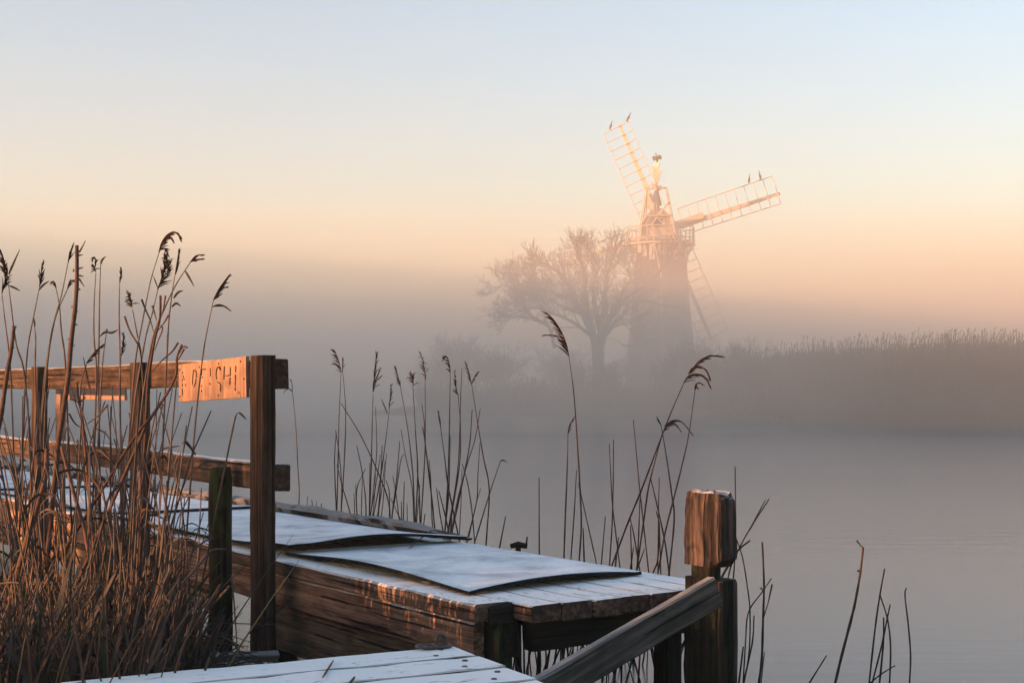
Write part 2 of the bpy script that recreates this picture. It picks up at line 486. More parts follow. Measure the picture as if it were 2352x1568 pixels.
def kerb():
    """splintered timber along the far edge"""
    L0, L1 = 6.22, 15.8
    vs, fs, n, k = [], [], 150, 12
    for i in range(n + 1):
        a = L0 + (L1 - L0) * i / n
        r = .066 * min(1, .15 + (a - L0) * 1.1)
        for j in range(k):
            t = 2 * math.pi * j / k
            q = Vector((a * 2.6, math.cos(t) * 2.2, math.sin(t) * 2.2))
            d = 1 + .42 * noise.noise(q) + .3 * noise.noise(Vector((a * 8, math.cos(t) * 4, math.sin(t) * 4)))
            vs.append(Vector((a - L0, math.cos(t) * r * 1.25 * d, math.sin(t) * r * .62 * d)))
    for i in range(n):
        for j in range(k):
            j2 = (j + 1) % k
            fs.append((i * k + j, (i + 1) * k + j, (i + 1) * k + j2, i * k + j2))
    fs += [tuple(range(k)), tuple(n * k + j for j in reversed(range(k)))]
    mk('kerb_timber', vs, fs, m_kerb, jet, M=frame(W(L0, 4.0, ZD + .018), A, UP))
kerb()

# ------------------------------------------------------------------ frosted sheets lying on the deck
def mat_sheet(name, a0, a1, b0, b1, zf, label, na=36, nb=24, th=.014, skew=0.0):
    vs, fs, mi = [], [], []
    for lay in (0, 1):
        for i in range(na + 1):
            for j in range(nb + 1):
                u, v = i / na, j / nb
                a = a0 + (a1 - a0) * u + skew * (v - .5) * (1 - u); b = b0 + (b1 - b0) * v
                b += .012 * noise.noise(Vector((a * 2.2, v * 3, 9)))
                z = ZD + zf(u, v, a, b) + (th if lay == 0 else 0)
                vs.append(W(a, b, z))
    nn = (na + 1) * (nb + 1)
    ix = lambda l, i, j: l * nn + i * (nb + 1) + j
    for i in range(na):
        for j in range(nb):
            fs.append((ix(0, i, j), ix(0, i, j + 1), ix(0, i + 1, j + 1), ix(0, i + 1, j))[::-1]); mi.append(0)
            fs.append((ix(1, i, j), ix(1, i + 1, j), ix(1, i + 1, j + 1), ix(1, i, j + 1))[::-1]); mi.append(1)
    for i in range(na):
        for j in (0, nb):
            fs.append((ix(0, i, j), ix(0, i + 1, j), ix(1, i + 1, j), ix(1, i, j))); mi.append(1)
    for j in range(nb):
        for i in (0, na):
            fs.append((ix(0, i, j), ix(0, i, j + 1), ix(1, i, j + 1), ix(1, i, j))); mi.append(1)
    o = mk(name, vs, fs, None, loc=W((a0 + a1) / 2, (b0 + b1) / 2, ZD), mats=[m_sheet, m_rubber], mi=mi, smooth=False)
    o.data.polygons.foreach_set('use_smooth', [m == 0 for m in mi])
    return tag(o, label, 'mat', 'frosted mats laid along the jetty')
GAP = .003
def z_front(u, v, a, b):
    lift = .024 * math.exp(-(u / .10) ** 2) * (math.sin(math.pi * min(1, max(0, v * 1.05))) ** .8)
    side = .030 * math.exp(-(v / .14) ** 2) * (math.sin(math.pi * min(1, u * 1.02)) ** 1.3)
    und = .012 * math.sin(math.pi * u) ** 2 * math.sin(math.pi * v) ** 2
    return GAP + lift + side + und
def z_second(u, v, a, b):
    over = .034 * math.exp(-(u / .16) ** 2)
    lift = .046 * math.exp(-(u / .20) ** 2) * max(0, math.sin(math.pi * (.12 + v * .80))) ** 1.5
    side = .012 * math.exp(-(v / .10) ** 2)
    return GAP + over * .7 + lift + side
def z_flat(u, v, a, b):
    return GAP + .018 * math.exp(-(u / .08) ** 2) + .010 * math.exp(-(v / .10) ** 2) * (.5 + .5 * math.sin(a * 5))
mat_sheet('rubber_mat', 4.655, 6.22, 2.955, 3.885, z_front, 'frost-covered flat mat at the jetty end with curled front edge', skew=.10)
mat_sheet('rubber_mat', 6.10, 8.70, 2.915, 3.90, z_second, 'frost-covered mat beside the tall fence post with its wavy lip lifted over another mat', na=60)
mat_sheet('rubber_mat', 8.62, 11.3, 2.93, 3.90, z_flat, 'frost-covered mat seen through the reeds between the fence posts')
mat_sheet('rubber_mat', 11.22, 14.0, 2.93, 3.90, z_flat, 'farthest frosted mat behind the reeds near the left edge')

# ------------------------------------------------------------------ handrail fence
fen = thing('wooden_fence', W(8, 2.77, ZD), 'weathered two-rail wooden handrail fence along the near side of the jetty', 'fence')
for i, (a, zt) in enumerate(((5.91, .159), (7.49, .152), (9.34, .154), (11.2, .15), (13.0, .15))):
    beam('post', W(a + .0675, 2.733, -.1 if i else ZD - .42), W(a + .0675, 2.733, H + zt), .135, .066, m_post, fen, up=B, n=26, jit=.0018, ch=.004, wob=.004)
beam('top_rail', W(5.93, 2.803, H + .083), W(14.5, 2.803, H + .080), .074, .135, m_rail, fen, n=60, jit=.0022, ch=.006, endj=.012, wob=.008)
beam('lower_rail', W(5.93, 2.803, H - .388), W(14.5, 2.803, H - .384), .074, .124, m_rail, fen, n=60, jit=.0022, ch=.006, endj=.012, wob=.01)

# round mossy pile beside the tall post
def pile_round():
    vs, fs, n, k = [], [], 26, 14
    base = W(6.36, 2.69, -.3); top = H - .36
    for i in range(n + 1):
        z = -.3 + (top + .3) * i / n
        r = .056 * (1 if i < n else .82) * (1 if i != n - 1 else .97)
        for j in range(k):
            t = 2 * math.pi * j / k
            d = 1 + .10 * noise.noise(Vector((z * 3, math.cos(t) * 1.5, math.sin(t) * 1.5))) + .05 * noise.noise(Vector((z * 9, math.cos(t) * 3, math.sin(t) * 3)))
            vs.append(Vector((z + .3 + (.006 * noise.noise(Vector((t, 4, 4))) if i == n else 0), math.cos(t) * r * d, math.sin(t) * r * d)))
    for i in range(n):
        for j in range(k):
            j2 = (j + 1) % k
            fs.append((i * k + j, i * k + j2, (i + 1) * k + j2, (i + 1) * k + j))
    fs.append(tuple(n * k + j for j in range(k)))
    o = mk('timber_pile', vs, fs, m_mossy, M=frame(base, UP, B), smooth=True)
    return tag(o, 'short dark round pile with green moss left of the tall fence post', 'pile')
pile_round()

# ------------------------------------------------------------------ sign board on the rail
def sign():
    bl, br = 2.744, 2.762
    t0, t1 = W(7.02, 0, H + .134), W(6.19, 0, H + .160)
    cz = (H + .134 + H + .160) / 2 - .096
    org = W(7.02, 2.753, H + .038)
    xdir = (W(6.19, 2.753, H + .064) - org)
    L = xdir.length
    s = beam('board', org, org + xdir, .018, .192, m_sign, None, up=UP, ch=.002, n=20, jit=.0008, endj=.004)
    col.objects.unlink(s)
    root = thing('notice_board', org, 'pale orange wooden notice board with worn black letters nailed to the top rail', 'sign')
    put(s, WM[s], root)
    # flaked paint strokes, measured on the enlarged photograph: board spans x 270-1395, y ~330(left)/200(right) top, ~975/905 bottom
    def loc(x, y):
        u = (x - 270) / 1125.0
        top = 330 - 130 * u; bot = 975 - 70 * u
        v = (y - top) / (bot - top)
        uu = 1.105 * u / (1 + .105 * u) if False else u * (1 + .10 * (1 - u) * .5)
        return org + xdir * uu + UP * (.096 - .192 * v) - B * .0125
    strokes = [  # (points, half width in crop px)
        ([(340, 455), (340, 490)], 7), ([(338, 580), (340, 610)], 7), ([(337, 665), (337, 705)], 10), ([(335, 745), (340, 800), (335, 870)], 10),
        ([(390, 668), (390, 700)], 8), ([(352, 520), (372, 600)], 4),
        ([(525, 435), (550, 428), (575, 455), (585, 510), (580, 550)], 9), ([(528, 440), (515, 560), (508, 680)], 6), ([(575, 570), (560, 660), (530, 720)], 6),
        ([(628, 360), (630, 395)], 12),
        ([(665, 425), (700, 415), (745, 415)], 9), ([(670, 560), (690, 548)], 7), ([(672, 430), (672, 520)], 5), ([(670, 685), (668, 720)], 9), ([(668, 760), (668, 810)], 7),
        ([(815, 395), (817, 470), (815, 540)], 9), ([(808, 645), (808, 680)], 11),
        ([(990, 420), (970, 375), (935, 385), (915, 450), (912, 520), (925, 585)], 10), ([(965, 385), (985, 425)], 16), ([(930, 630), (975, 655), (990, 700)], 6), ([(992, 700), (985, 740), (985, 790)], 10),
        ([(1050, 370), (1045, 450), (1042, 530), (1040, 590)], 11), ([(1045, 525), (1100, 528), (1150, 520)], 9), ([(1148, 380), (1148, 470), (1148, 520)], 7), ([(1145, 560), (1140, 620), (1138, 680)], 11),
        ([(1238, 360), (1235, 430), (1232, 470)], 11), ([(1230, 510), (1228, 590)], 14), ([(1232, 590), (1228, 640)], 7), ([(1226, 645), (1226, 690)], 17), ([(1227, 700), (1226, 730)], 7), ([(1226, 740), (1226, 780)], 13),
        ([(1310, 275), (1312, 305)], 12),
    ]
    cuts = (0, 4, 6, 9, 10, 15, 17, 21, 25, 31, 32)
    for c0, c1_ in zip(cuts[:-1], cuts[1:]):
        mb = MB()
        for pts, hw in strokes[c0:c1_]:
            for (p, q) in zip(pts[:-1], pts[1:]):
                a, b = loc(*p), loc(*q)
                d = (b - a).normalized()
                w = d.cross(B).normalized() * (hw / 645 * .192)
                r1, r2 = rnd.uniform(.7, 1.15), rnd.uniform(.7, 1.15)
                vs = [a - w * r1, a + w * r1, b + w * r2, b - w * r2]
                vs = vs + [v + B * .003 for v in vs]
                mb.add(vs, [(0, 1, 2, 3), (0, 4, 5, 1), (1, 5, 6, 2), (2, 6, 7, 3), (3, 7, 4, 0)])
        mb.make('letter', m_black, root, loc(*strokes[c0][0][0]))
    for (x, y) in ((292, 420), (290, 880), (615, 868), (952, 320), (950, 865), (1285, 818), (1370, 585)):
        n = MB(); c = loc(x, y)
        n.tube([c + B * .004, c - B * .001], [.0042, .0042], 8)
        n.make('nail', m_rust, root, c)
sign()

# lower orange board and slim post on the far side of the walkway
fb = thing('side_sign', W(9.3, 4.02, ZD), 'small orange board on a slim post across the walkway behind fence and reeds', 'sign')
beam('post', P(138, 1185, 11.3), P(140, 880, 11.3), .115, .05, m_sign, fb, up=B, n=10)
beam('board', P(157, 905, 11.22), P(289, 905, 10.65), .02, .085, m_sign, fb, n=8, endj=.02)

# ------------------------------------------------------------------ mooring post with brace at the jetty end
mp = thing('mooring_post', W(4.14, 3.75, 0), 'thick worn mooring post with notched neck at the jetty end', 'mooring post')
def post_head():
    vs, fs = [], []
    n, k = 44, 32
    hx, hy = .105, .050
    z0, z1 = H - .672, H - .392
    prof = []
    for i in range(n + 1):
        prof.append(z0 + (z1 - z0) * i / n)
    for i, z in enumerate(prof):
        for j in range(k):
            t = 2 * math.pi * j / k
            c, s = math.cos(t), math.sin(t)
            e = .28
            x = hx * math.copysign(abs(c) ** e, c); y = hy * math.copysign(abs(s) ** e, s)
            u = i / n
            if u > .86:
                f = 1 - .16 * ((u - .86) / .14) ** 2
                x *= f; y *= f
            if y > 0 and u > .70: y *= 1 - .9 * (u - .70)        # chamfered right shoulder
            if x > 0 and u < .10: x *= .72 + .28 * (u / .10) ** 2      # notch on the left underside
            g = .0075 * noise.noise(Vector((x * 70, y * 70, z * 7))) + .005 * noise.noise(Vector((x * 150, y * 150, z * 22)))
            g += .004 * noise.noise(Vector((x * 14, y * 14, z * 9)))
            zz = z
            if i == n: zz += .012 * noise.noise(Vector((x * 30, y * 30, 2))) + .006 * noise.noise(Vector((x * 110, y * 110, 2)))
            vs.append(Vector((zz - z0, x * (1 + g / max(.04, abs(x) + .03)), y * (1 + g / max(.04, abs(y) + .02)))))
    for i in range(n):
        for j in range(k):
            j2 = (j + 1) % k
            fs.append((i * k + j, i * k + j2, (i + 1) * k + j2, (i + 1) * k + j))
    # top: concentric rings so that the end grain can be rough
    last = [n * k + j for j in range(k)]
    for f in (.75, .5, .25):
        ring = []
        for j in range(k):
            v = vs[n * k + j]
            x, y = v.y * f, v.z * f
            ring.append(len(vs))
            vs.append(Vector((v.x + .004 + .010 * noise.noise(Vector((x * 60, y * 60, 7))), x, y)))
        for j in range(k):
            j2 = (j + 1) % k
            fs.append((last[j], last[j2], ring[j2], ring[j]))
        last = ring
    fs.append(tuple(last)); fs.append(tuple(reversed(range(k))))
    mk('head', vs, fs, m_head, mp, M=frame(W(4.135, 3.756, z0), UP, B), smooth=False)
post_head()
beam('neck', W(4.150, 3.752, H - .722), W(4.150, 3.752, H - .668), .13, .055, m_dark, mp, up=B, n=4, jit=.004, ch=.012)
beam('shaft', W(4.137, 3.757, -.6), W(4.137, 3.757, H - .720), .205, .098, m_dark, mp, up=B, n=30, jit=.004, ch=.012)
beam('shaft_pale_strip', W(4.034, 3.717, -.6), W(4.034, 3.717, H - .722), .012, .022, m_post, mp, up=B, n=16, jit=.002)  # paler strip paints the sunlit corner of the shaft
beam('shaft_pale_strip', W(4.030, 3.79, -.6), W(4.030, 3.79, H - .726), .008, .020, m_brace, mp, up=B, n=16, jit=.002)
beam('fender_block', W(4.16, 3.835, H - .995), W(4.16, 3.835, H - .805), .10, .052, m_post, mp, up=B, n=8, jit=.004, ch=.012)
def brace():
    z1, z0 = H - .752, H - 1.118
    p1 = W(4.03 - .033, 3.655, z1 + .004); p0 = W(4.03 - .033, 2.62, z0)
    dir_ = (p1 - p0)
    beam('brace', p0, p1, .044, .120, m_brace, mp, n=24, jit=.002, ch=.007, up=UP, endj=.01)
brace()

# dark stub of timber in the water behind the jetty deck
st = MB()
st.tube([P(1172, 1254, 7.3), P(1190, 1250, 7.3), P(1211, 1254, 7.3)], [.012, .017, .013], 7)
st.tube([P(1208, 1256, 7.3), P(1211, 1232, 7.3)], [.005, .004], 5)
st.tube([P(1190, 1256, 7.3), P(1190, 1640, 7.3)], [.014, .02], 7)
tag(st.make('broken_stake', m_dark, loc=P(1190, 1600, 7.3)), 'small dark broken stake just beyond the deck edge', 'stake')

# ------------------------------------------------------------------ near boardwalk
bw = thing('boardwalk', W(3, 1.8, H - .80), 'frosted boardwalk of wide pale boards in the near foreground', 'boardwalk')
rot = math.radians(-6.6)
BD = (B * math.cos(rot) + A * math.sin(rot)).normalized()       # direction of a board, left to right
BA = (A * math.cos(rot) - B * math.sin(rot)).normalized()       # from the viewer towards the jetty
corner = W(3.745, 2.335, 0)
pos = 0.0
ZB = H - .78
for i in range(14):
    w = .190 + .006 * ((i * 7) % 3 - 1)
    e = .012 * noise.noise(Vector((i * 3.3, 1, 1)))
    p1 = corner - BA * (pos + w / 2) + BD * (e - pos * .035)
    beam('board', p1 - BD * 1.155 + UP * (ZB - .02), p1 + UP * (ZB - .02), w - .014, .036, m_near, bw, n=16, jit=.0018, ch=.004, endj=.012)
    if i < 6:
        for k, d in enumerate((.055, .11)):
            c = p1 - BD * (d + rnd.uniform(-.01, .01)) + BA * (w * (.22 - .44 * k)) + UP * (ZB - .002)
            b = MB(); b.tube([c - UP * .004, c + UP * .0025], [.0095, .008], 9)
            b.make('bolt', m_rust, bw, c)
    pos += w
for d in (.06, .6, 1.1):
    beam('bearer', corner - BD * d - BA * .02 + UP * (ZB - .10), corner - BD * d - BA * 2.6 + UP * (ZB - .10), .06, .12, m_dark, bw, n=5)
for (d, q) in ((.06, .1), (1.1, .1), (.06, 1.4), (1.1, 1.4)):
    beam('leg', corner - BD * d - BA * q + UP * -.4, corner - BD * d - BA * q + UP * (ZB - .04), .08, .08, m_dark, bw, up=B, n=4)
# iron mooring eye
e0 = P(1004, 1487, (.78) * F / (1487 - HY)); e0.z = ZB
ey = MB()
ey.tube([e0 + BD * (.045 * math.cos(t)) + BA * (.02 * math.sin(t)) + UP * .004 for t in [i * math.pi / 8 for i in range(17)]], .006, 6)
ey.box(e0 + UP * .003, BD * .04, BA * .012, UP * .003)
eye = ey.make('mooring_eye', m_rust, bw, e0)
rg = MB()
rc = e0 + BD * .012 + UP * .022
rg.tube([rc + BD * (.016 * math.cos(t)) + UP * (.016 * math.sin(t)) for t in [i * math.pi / 8 for i in range(17)]], .0055, 6)
rg.make('ring', m_rust, eye, rc)
rg = MB()
rc = e0 - BD * .035 + UP * .008
rg.tube([rc + BD * (.034 * math.cos(t)) + BA * (.022 * math.sin(t)) for t in [i * math.pi / 8 for i in range(17)]], .005, 6)
rg.make('ring', m_rust, eye, rc)

# planks lying low on the mud left of the boardwalk
for (p, q, w, lab) in (((200, 1516), (640, 1506), .10, 'long frosty plank lying on the mud between the reeds and the boardwalk'),
                       ((280, 1538), (560, 1528), .09, 'short frosty plank end lying beside the boardwalk edge')):
    z = .235
    ya = (H - z) * F / (p[1] - HY); yb = (H - z) * F / (q[1] - HY)
    a, b = P(p[0], p[1], ya), P(q[0], q[1], yb)
    o = beam('fallen_plank', a, b, w, .035, m_brace, n=12, jit=.003, ch=.005, endj=.02)
    tag(o, lab, 'plank')

# ------------------------------------------------------------------ windmill
YM = 98.0
MZ = YM / F                                   # metres per measuring pixel at the mill
mc = Vector(((1518 - CX) * (YM - 2.3) / F, YM - 2.3, 0))        # tower axis
yaw = math.radians(13)
FW = Vector((math.sin(yaw), math.cos(yaw), 0))    # the way the sails face (away from the camera)
RT = Vector((math.cos(yaw), -math.sin(yaw), 0))
def zpy(py): return H + (HY - py) * MZ
mill = thing('windmill', mc + UP * .5, 'tall brick drainage windmill with white cap and lattice sails rising from the mist', 'windmill')
def lathe(name, prof, k, mat, parent, c, smooth=True, seg=None):
    vs, fs = [], []
    n = len(prof)
    for (r, z) in prof:
        for j in range(k):
            t = 2 * math.pi * j / k
            vs.append(c + Vector((math.cos(t) * r, math.sin(t) * r, z)))
    for i in range(n - 1):
        for j in range(k):
            j2 = (j + 1) % k
            fs.append((i * k + j, i * k + j2, (i + 1) * k + j2, (i + 1) * k + j))
    fs.append(tuple(reversed(range(k)))); fs.append(tuple((n - 1) * k + j for j in range(k)))
    return mk(name, vs, fs, mat, parent, c, smooth)
ZT = zpy(566)
tower = lathe('tower', [(2.55, .2), (2.3, 3), (2.02, 6), (1.80, 8.6), (1.66, ZT - .3), (1.72, ZT - .28), (1.72, ZT)], 40, m_brick, mill, mc)
# white panels of the petticoat hanging below the cap
for k in range(22):
    t = 2 * math.pi * k / 22
    d = Vector((math.cos(t), math.sin(t), 0)); s_ = UP.cross(d)
    hh = (.62, .36, .50)[k % 3]
    b = MB(); b.box(mc + d * 1.79 + UP * (ZT - hh), d * .03, s_ * (.20 if k % 2 else .13), UP * hh)
    b.make('petticoat_board', m_white, mill, mc + d * 1.79 + UP * (ZT - hh))
# gallery with balustrade
zg = zpy(569)
gal = lathe('gallery', [(1.86, zg - .10), (2.28, zg - .10), (2.28, zg), (1.86, zg)], 40, m_white, mill, mc, False)
nb = 30
for k in range(nb):
    t = 2 * math.pi * k / nb
    p = mc + Vector((math.cos(t) * 2.2, math.sin(t) * 2.2, zg))
    b = MB(); b.box(p + UP * .52, (.02 if k % 5 else .045, 0, 0), (0, .02 if k % 5 else .045, 0), (0, 0, .52))
    b.make('baluster', m_white, gal, p)
for zz in (.35, 1.05):
    b = MB(); b.tube([mc + Vector((math.cos(2 * math.pi * k / 40) * 2.2, math.sin(2 * math.pi * k / 40) * 2.2, zg + zz)) for k in range(41)], .04, 4)
    b.make('handrail', m_white, gal, mc + UP * (zg + zz))
for k in range(10):
    t = 2 * math.pi * (k + .3) / 10
    d = Vector((math.cos(t), math.sin(t), 0))
    b = MB(); b.tube([mc + d * 1.72 + UP * (zg - .9), mc + d * 2.2 + UP * (zg - .12)], .06, 4)
    b.make('bracket', m_white, gal, mc + d * 1.8 + UP * (zg - .9))
# boat-shaped cap
def cap():
    z0, z1 = ZT - .02, zpy(494)
    vs, fs = [], []
    n, k = 18, 17
    for i in range(n + 1):
        u = i / n
        f = -1.55 + 3.2 * u
        w = 1.22 * (1 - .10 * (2 * u - 1) ** 2 - (.35 * max(0, u - .7) / .3) ** 2)
        h = (z1 - z0) * (1 - .10 * (2 * u - 1) ** 2 - .12 * u)
        for j in range(k):
            t = math.pi * j / (k - 1)
            c, s = math.cos(t), math.sin(t)
            x = w * math.copysign(abs(c) ** .85, c); z = h * (s ** .9)
            if j in (0, k - 1): x *= 1.12
            vs.append(mc + FW * f + RT * x + UP * (z0 + z))
    for i in range(n):
        for j in range(k - 1):
            fs.append((i * k + j, i * k + j + 1, (i + 1) * k + j + 1, (i + 1) * k + j))
    fs.append(tuple(range(k))); fs.append(tuple(n * k + j for j in reversed(range(k))))
    c = mk('cap', vs, fs, m_white, mill, mc + UP * z0)
    # boarded rear gable with frame bars, window and ridge rim
    for q in range(-5, 6):
        x = q * .2
        hh = (z1 - z0) * .88 * (1 - (abs(x) / 1.18) ** 2.2)
        b = MB(); b.box(mc - FW * 1.58 + RT * x + UP * (z0 + hh / 2), RT * .088, FW * .02, UP * (hh / 2))
        b.make('gable_board', m_white, c, mc - FW * 1.58 + RT * x + UP * z0)
    for zz in (.12, .78):
        b = MB(); b.box(mc - FW * 1.64 + UP * (z0 + zz), RT * 1.1, FW * .035, UP * .05); b.make('gable_rail', m_white, c, mc - FW * 1.64 + UP * (z0 + zz))
    b = MB(); b.box(mc - FW * 1.62 + UP * (z0 + 1.2), RT * .28, FW * .02, UP * .26); b.make('window', m_glass, c, mc - FW * 1.62 + UP * (z0 + 1.2))
    b = MB(); b.tube([mc - FW * 1.6 + RT * (1.19 * math.cos(math.pi * j / 16)) + UP * (z0 + .97 * (z1 - z0) * math.sin(math.pi * j / 16)) for j in range(17)], .07, 5)
    b.make('gable_rim', m_white, c, mc - FW * 1.6 + UP * z1)
cap()
hubp = mc + FW * 2.35 + UP * zpy(531)
b = MB(); b.tube([mc - FW * .5 + UP * (zpy(531) - .1), hubp + FW * .15], [.28, .24], 10); b.box(hubp, FW * .22, RT * .30, UP * .30)
b.make('windshaft', m_white, mill, hubp)
# fan stage: two raking legs each side, cross bar, braces and the fan seen nearly edge-on
zf = zpy(455)
fs_ = mc - FW * 2.3
def strut(name, p, q, r, parent, k=4):
    b = MB(); b.tube([p, q], r, k); return b.make(name, m_white, parent, p)
stage = strut('fan_stage', fs_ + RT * -.66 + UP * (zf + .02), fs_ + RT * .66 + UP * (zf + .02), .075, mill, 6)
for sx in (-1, 1):
    strut('stage_leg', fs_ + RT * .64 * sx + UP * zf, mc - FW * 1.75 + RT * 1.22 * sx + UP * (ZT + .05), .10, stage)
    strut('stage_leg', fs_ + RT * .64 * sx + UP * (zf - .05), mc - FW * .4 + RT * .95 * sx + UP * (ZT + 1.1), .07, stage)
    strut('stage_brace', fs_ + RT * .78 * sx + UP * (zf - .9), mc - FW * 1.7 + RT * -.5 * sx + UP * (ZT + .9), .05, stage)
strut('stage_brace', mc - FW * 2.1 + RT * -.95 + UP * (zf - 1.7), mc - FW * 2.1 + RT * .95 + UP * (zf - 1.7), .06, stage)
strut('stage_brace', mc - FW * 1.9 + RT * -1.15 + UP * (ZT + .12), mc - FW * 1.9 + RT * 1.15 + UP * (ZT + .12), .09, stage)
fan = strut('fantail', fs_ + RT * -.30 + UP * (zf + .12), fs_ + RT * .30 + UP * (zf + .12), .11, mill, 8)
fc = fs_ + UP * (zf + .12)
for k in range(8):
    t = 2 * math.pi * k / 8 + math.radians(90)
    d = FW * math.cos(t) + UP * math.sin(t)
    s_ = (RT * .85 - d.cross(RT) * .53).normalized()
    b = MB()
    r0, r1, w0, w1 = .42, 1.58, .09, .24
    n_ = d.cross(s_) * .02
    vs = [fc + d * r0 - s_ * w0, fc + d * r0 + s_ * w0, fc + d * r1 + s_ * w1, fc + d * r1 - s_ * w1]
    b.add([v - n_ for v in vs] + [v + n_ for v in vs], [(3, 2, 1, 0), (4, 5, 6, 7), (0, 1, 5, 4), (1, 2, 6, 5), (2, 3, 7, 6), (3, 0, 4, 7)])
    b.tube([fc, fc + d * 1.5], .035, 4)
    b.make('fan_blade', m_white, fan, fc + d * .8)
# tail poles and striking chain down the tower
strut('tail_pole', mc - FW * 1.9 + RT * -.35 + UP * (ZT + .7), mc - FW * 2.6 + RT * .35 + UP * (zpy(648)), .055, mill)
strut('tail_pole', mc - FW * 1.9 + RT * .5 + UP * (ZT + .2), mc - FW * 2.3 + RT * .42 + UP * (zpy(600)), .05, mill)
strut('chain', mc - FW * 2.6 + RT * .36 + UP * zpy(648), mc - FW * 2.6 + RT * .38 + UP * 3.0, .03, mill)
# four sails
def sail(ang):
    d = (RT * math.cos(ang) + UP * math.sin(ang)).normalized()
    wide = (UP.cross(FW)) * 0
    ccw = (-RT * math.sin(ang) + UP * math.cos(ang))            # anticlockwise side as seen from the camera
    R_ = 8.05
    vs = []
    b = MB()
    segs = [(0.0, .20), (2.6, .17), (5.2, .14), (R_, .10)]
    pts = [hubp + d * r for r, _ in segs]
    M_ = []
    for (r, w) in segs:
        c = hubp + d * r
        vs += [c - ccw * w - FW * w * .7, c + ccw * w - FW * w * .7, c + ccw * w + FW * w * .7, c - ccw * w + FW * w * .7]
    fs2 = []
    for i in range(3):
        for j in range(4):
            j2 = (j + 1) % 4
            fs2.append((i * 4 + j, i * 4 + j2, i * 4 + 4 + j2, i * 4 + 4 + j))
    fs2 += [(3, 2, 1, 0), (12, 13, 14, 15)]
    st = mk('sail', vs, fs2, m_white, mill, hubp + d * 4)
    off = -FW * .16
    b = MB(); b.box(hubp + d * 1.55 + ccw * .20 + off * 1.3, d * 1.25, ccw * .20, FW * .05); b.make('clamp_board', m_white, st, hubp + d * 1.5)
    n = 10
    for k in range(n + 1):
        r = 1.25 + (R_ - .15 - 1.25) * k / n
        tw = math.radians(16 - 11 * k / n)                        # weather of the sail
        side = ccw * math.cos(tw) + FW * math.sin(tw)
        p = hubp + d * r + off
        b = MB(); b.tube([p - side * (.72 if k > 0 else .5), p + side * 1.30], .033, 4)
        b.make('sail_bar', m_white, st, p)
    for wd in (1.27, -.70):
        b = MB()
        pp = []
        for k in range(n + 1):
            r = 1.25 + (R_ - .15 - 1.25) * k / n
            tw = math.radians(16 - 11 * k / n)
            pp.append(hubp + d * r + off * 1.25 + (ccw * math.cos(tw) + FW * math.sin(tw)) * wd)
        b.tube(pp, .032, 4); b.make('hemlath', m_white, st, pp[5])
    return d, ccw, off, R_
sails = [sail(math.radians(a)) for a in (113.0, 16.8, 196.8, 293.0)]

# ------------------------------------------------------------------ cormorants
def cormorant(p, face, label, spread=False, lean=0.0):
    """standing bird, about half a metre tall, face = unit vector it looks along"""
    face = Vector(face).normalized(); s = UP.cross(face)
    def q(f, z, x=0): return p + face * f + UP * z + s * x
    b = MB()
    spine = [(-.12, .00, .014), (-.10, .08, .035), (-.06, .17, .068), (-.03, .25, .080), (.01, .34, .068), (.03, .41, .040), (.02, .48, .026), (.035, .54, .025), (.065, .575, .032), (.10, .578, .027)]
    if lean: spine = [(f + lean * z, z * (1 - .15 * lean), r) for f, z, r in spine]
    b.tube([q(f, z) for f, z, _ in spine], [r for *_, r in spine], 9)
    l = spine[-1]
    b.tube([q(l[0], l[1]), q(l[0] + .07, l[1] - .005), q(l[0] + .085, l[1] - .02)], [.016, .008, .003], 5)
    for x in (-.035, .035):
        b.tube([q(-.04, .18, x), q(-.02, .06, x), q(-.01, 0, x)], [.03, .014, .012], 5)
        b.tube([q(-.03, .008, x), q(.05, .006, x * 1.5)], [.012, .012], 4)
    body = b.make('cormorant', m_bird, loc=p, smooth=True)
    tag(body, label, 'bird', 'cormorants perched on the windmill')
    if spread:
        for x in (-1, 1):
            w = MB()
            vs = [q(.0, .36, .05 * x), q(.03, .46, .22 * x), q(.0, .42, .40 * x), q(-.06, .25, .44 * x), q(-.08, .16, .34 * x), q(-.08, .18, .20 * x), q(-.06, .20, .05 * x)]
            vs2 = [v - face * .02 for v in vs]
            n = len(vs)
            w.add(vs + vs2, [tuple(range(n)), tuple(range(n, 2 * n))[::-1]] + [(i, i + n, (i + 1) % n + n, (i + 1) % n) for i in range(n)])
            w.make('wing', m_bird, body, q(0, .36, .05 * x))
    return body
d, ccw, off, R_ = sails[0]
tip = hubp + d * (R_ - .15) + off
tw = math.radians(5)
sd_ = ccw * math.cos(tw) + FW * math.sin(tw)
cormorant(tip + sd_ * .68 + UP * .03, (1, -.2, 0), 'dark cormorant upright on the left end of the upper sail tip')
cormorant(tip - sd_ * .60 + UP * .03, (.9, -.5, 0), 'hunched cormorant on the right end of the upper sail tip', lean=.25)
d, ccw, off, R_ = sails[1]
for (k, lab, f) in ((7.6, 'slim cormorant on the right-hand sail, nearer the mill cap', (.2, -1, 0)), (8.7, 'cormorant on the right-hand sail, nearer the sail tip', (-1, -.3, 0))):
    r = 1.25 + (R_ - 1.4) * k / 10
    tw = math.radians(16 - 11 * k / 10)
    cormorant(hubp + d * r + off * 1.25 + (ccw * math.cos(tw) + FW * math.sin(tw)) * 1.27 + UP * .03, f, lab)
cormorant(fc + UP * 1.58, (-.8, -.6, 0), 'cormorant drying spread wings on top of the white fantail', spread=True)

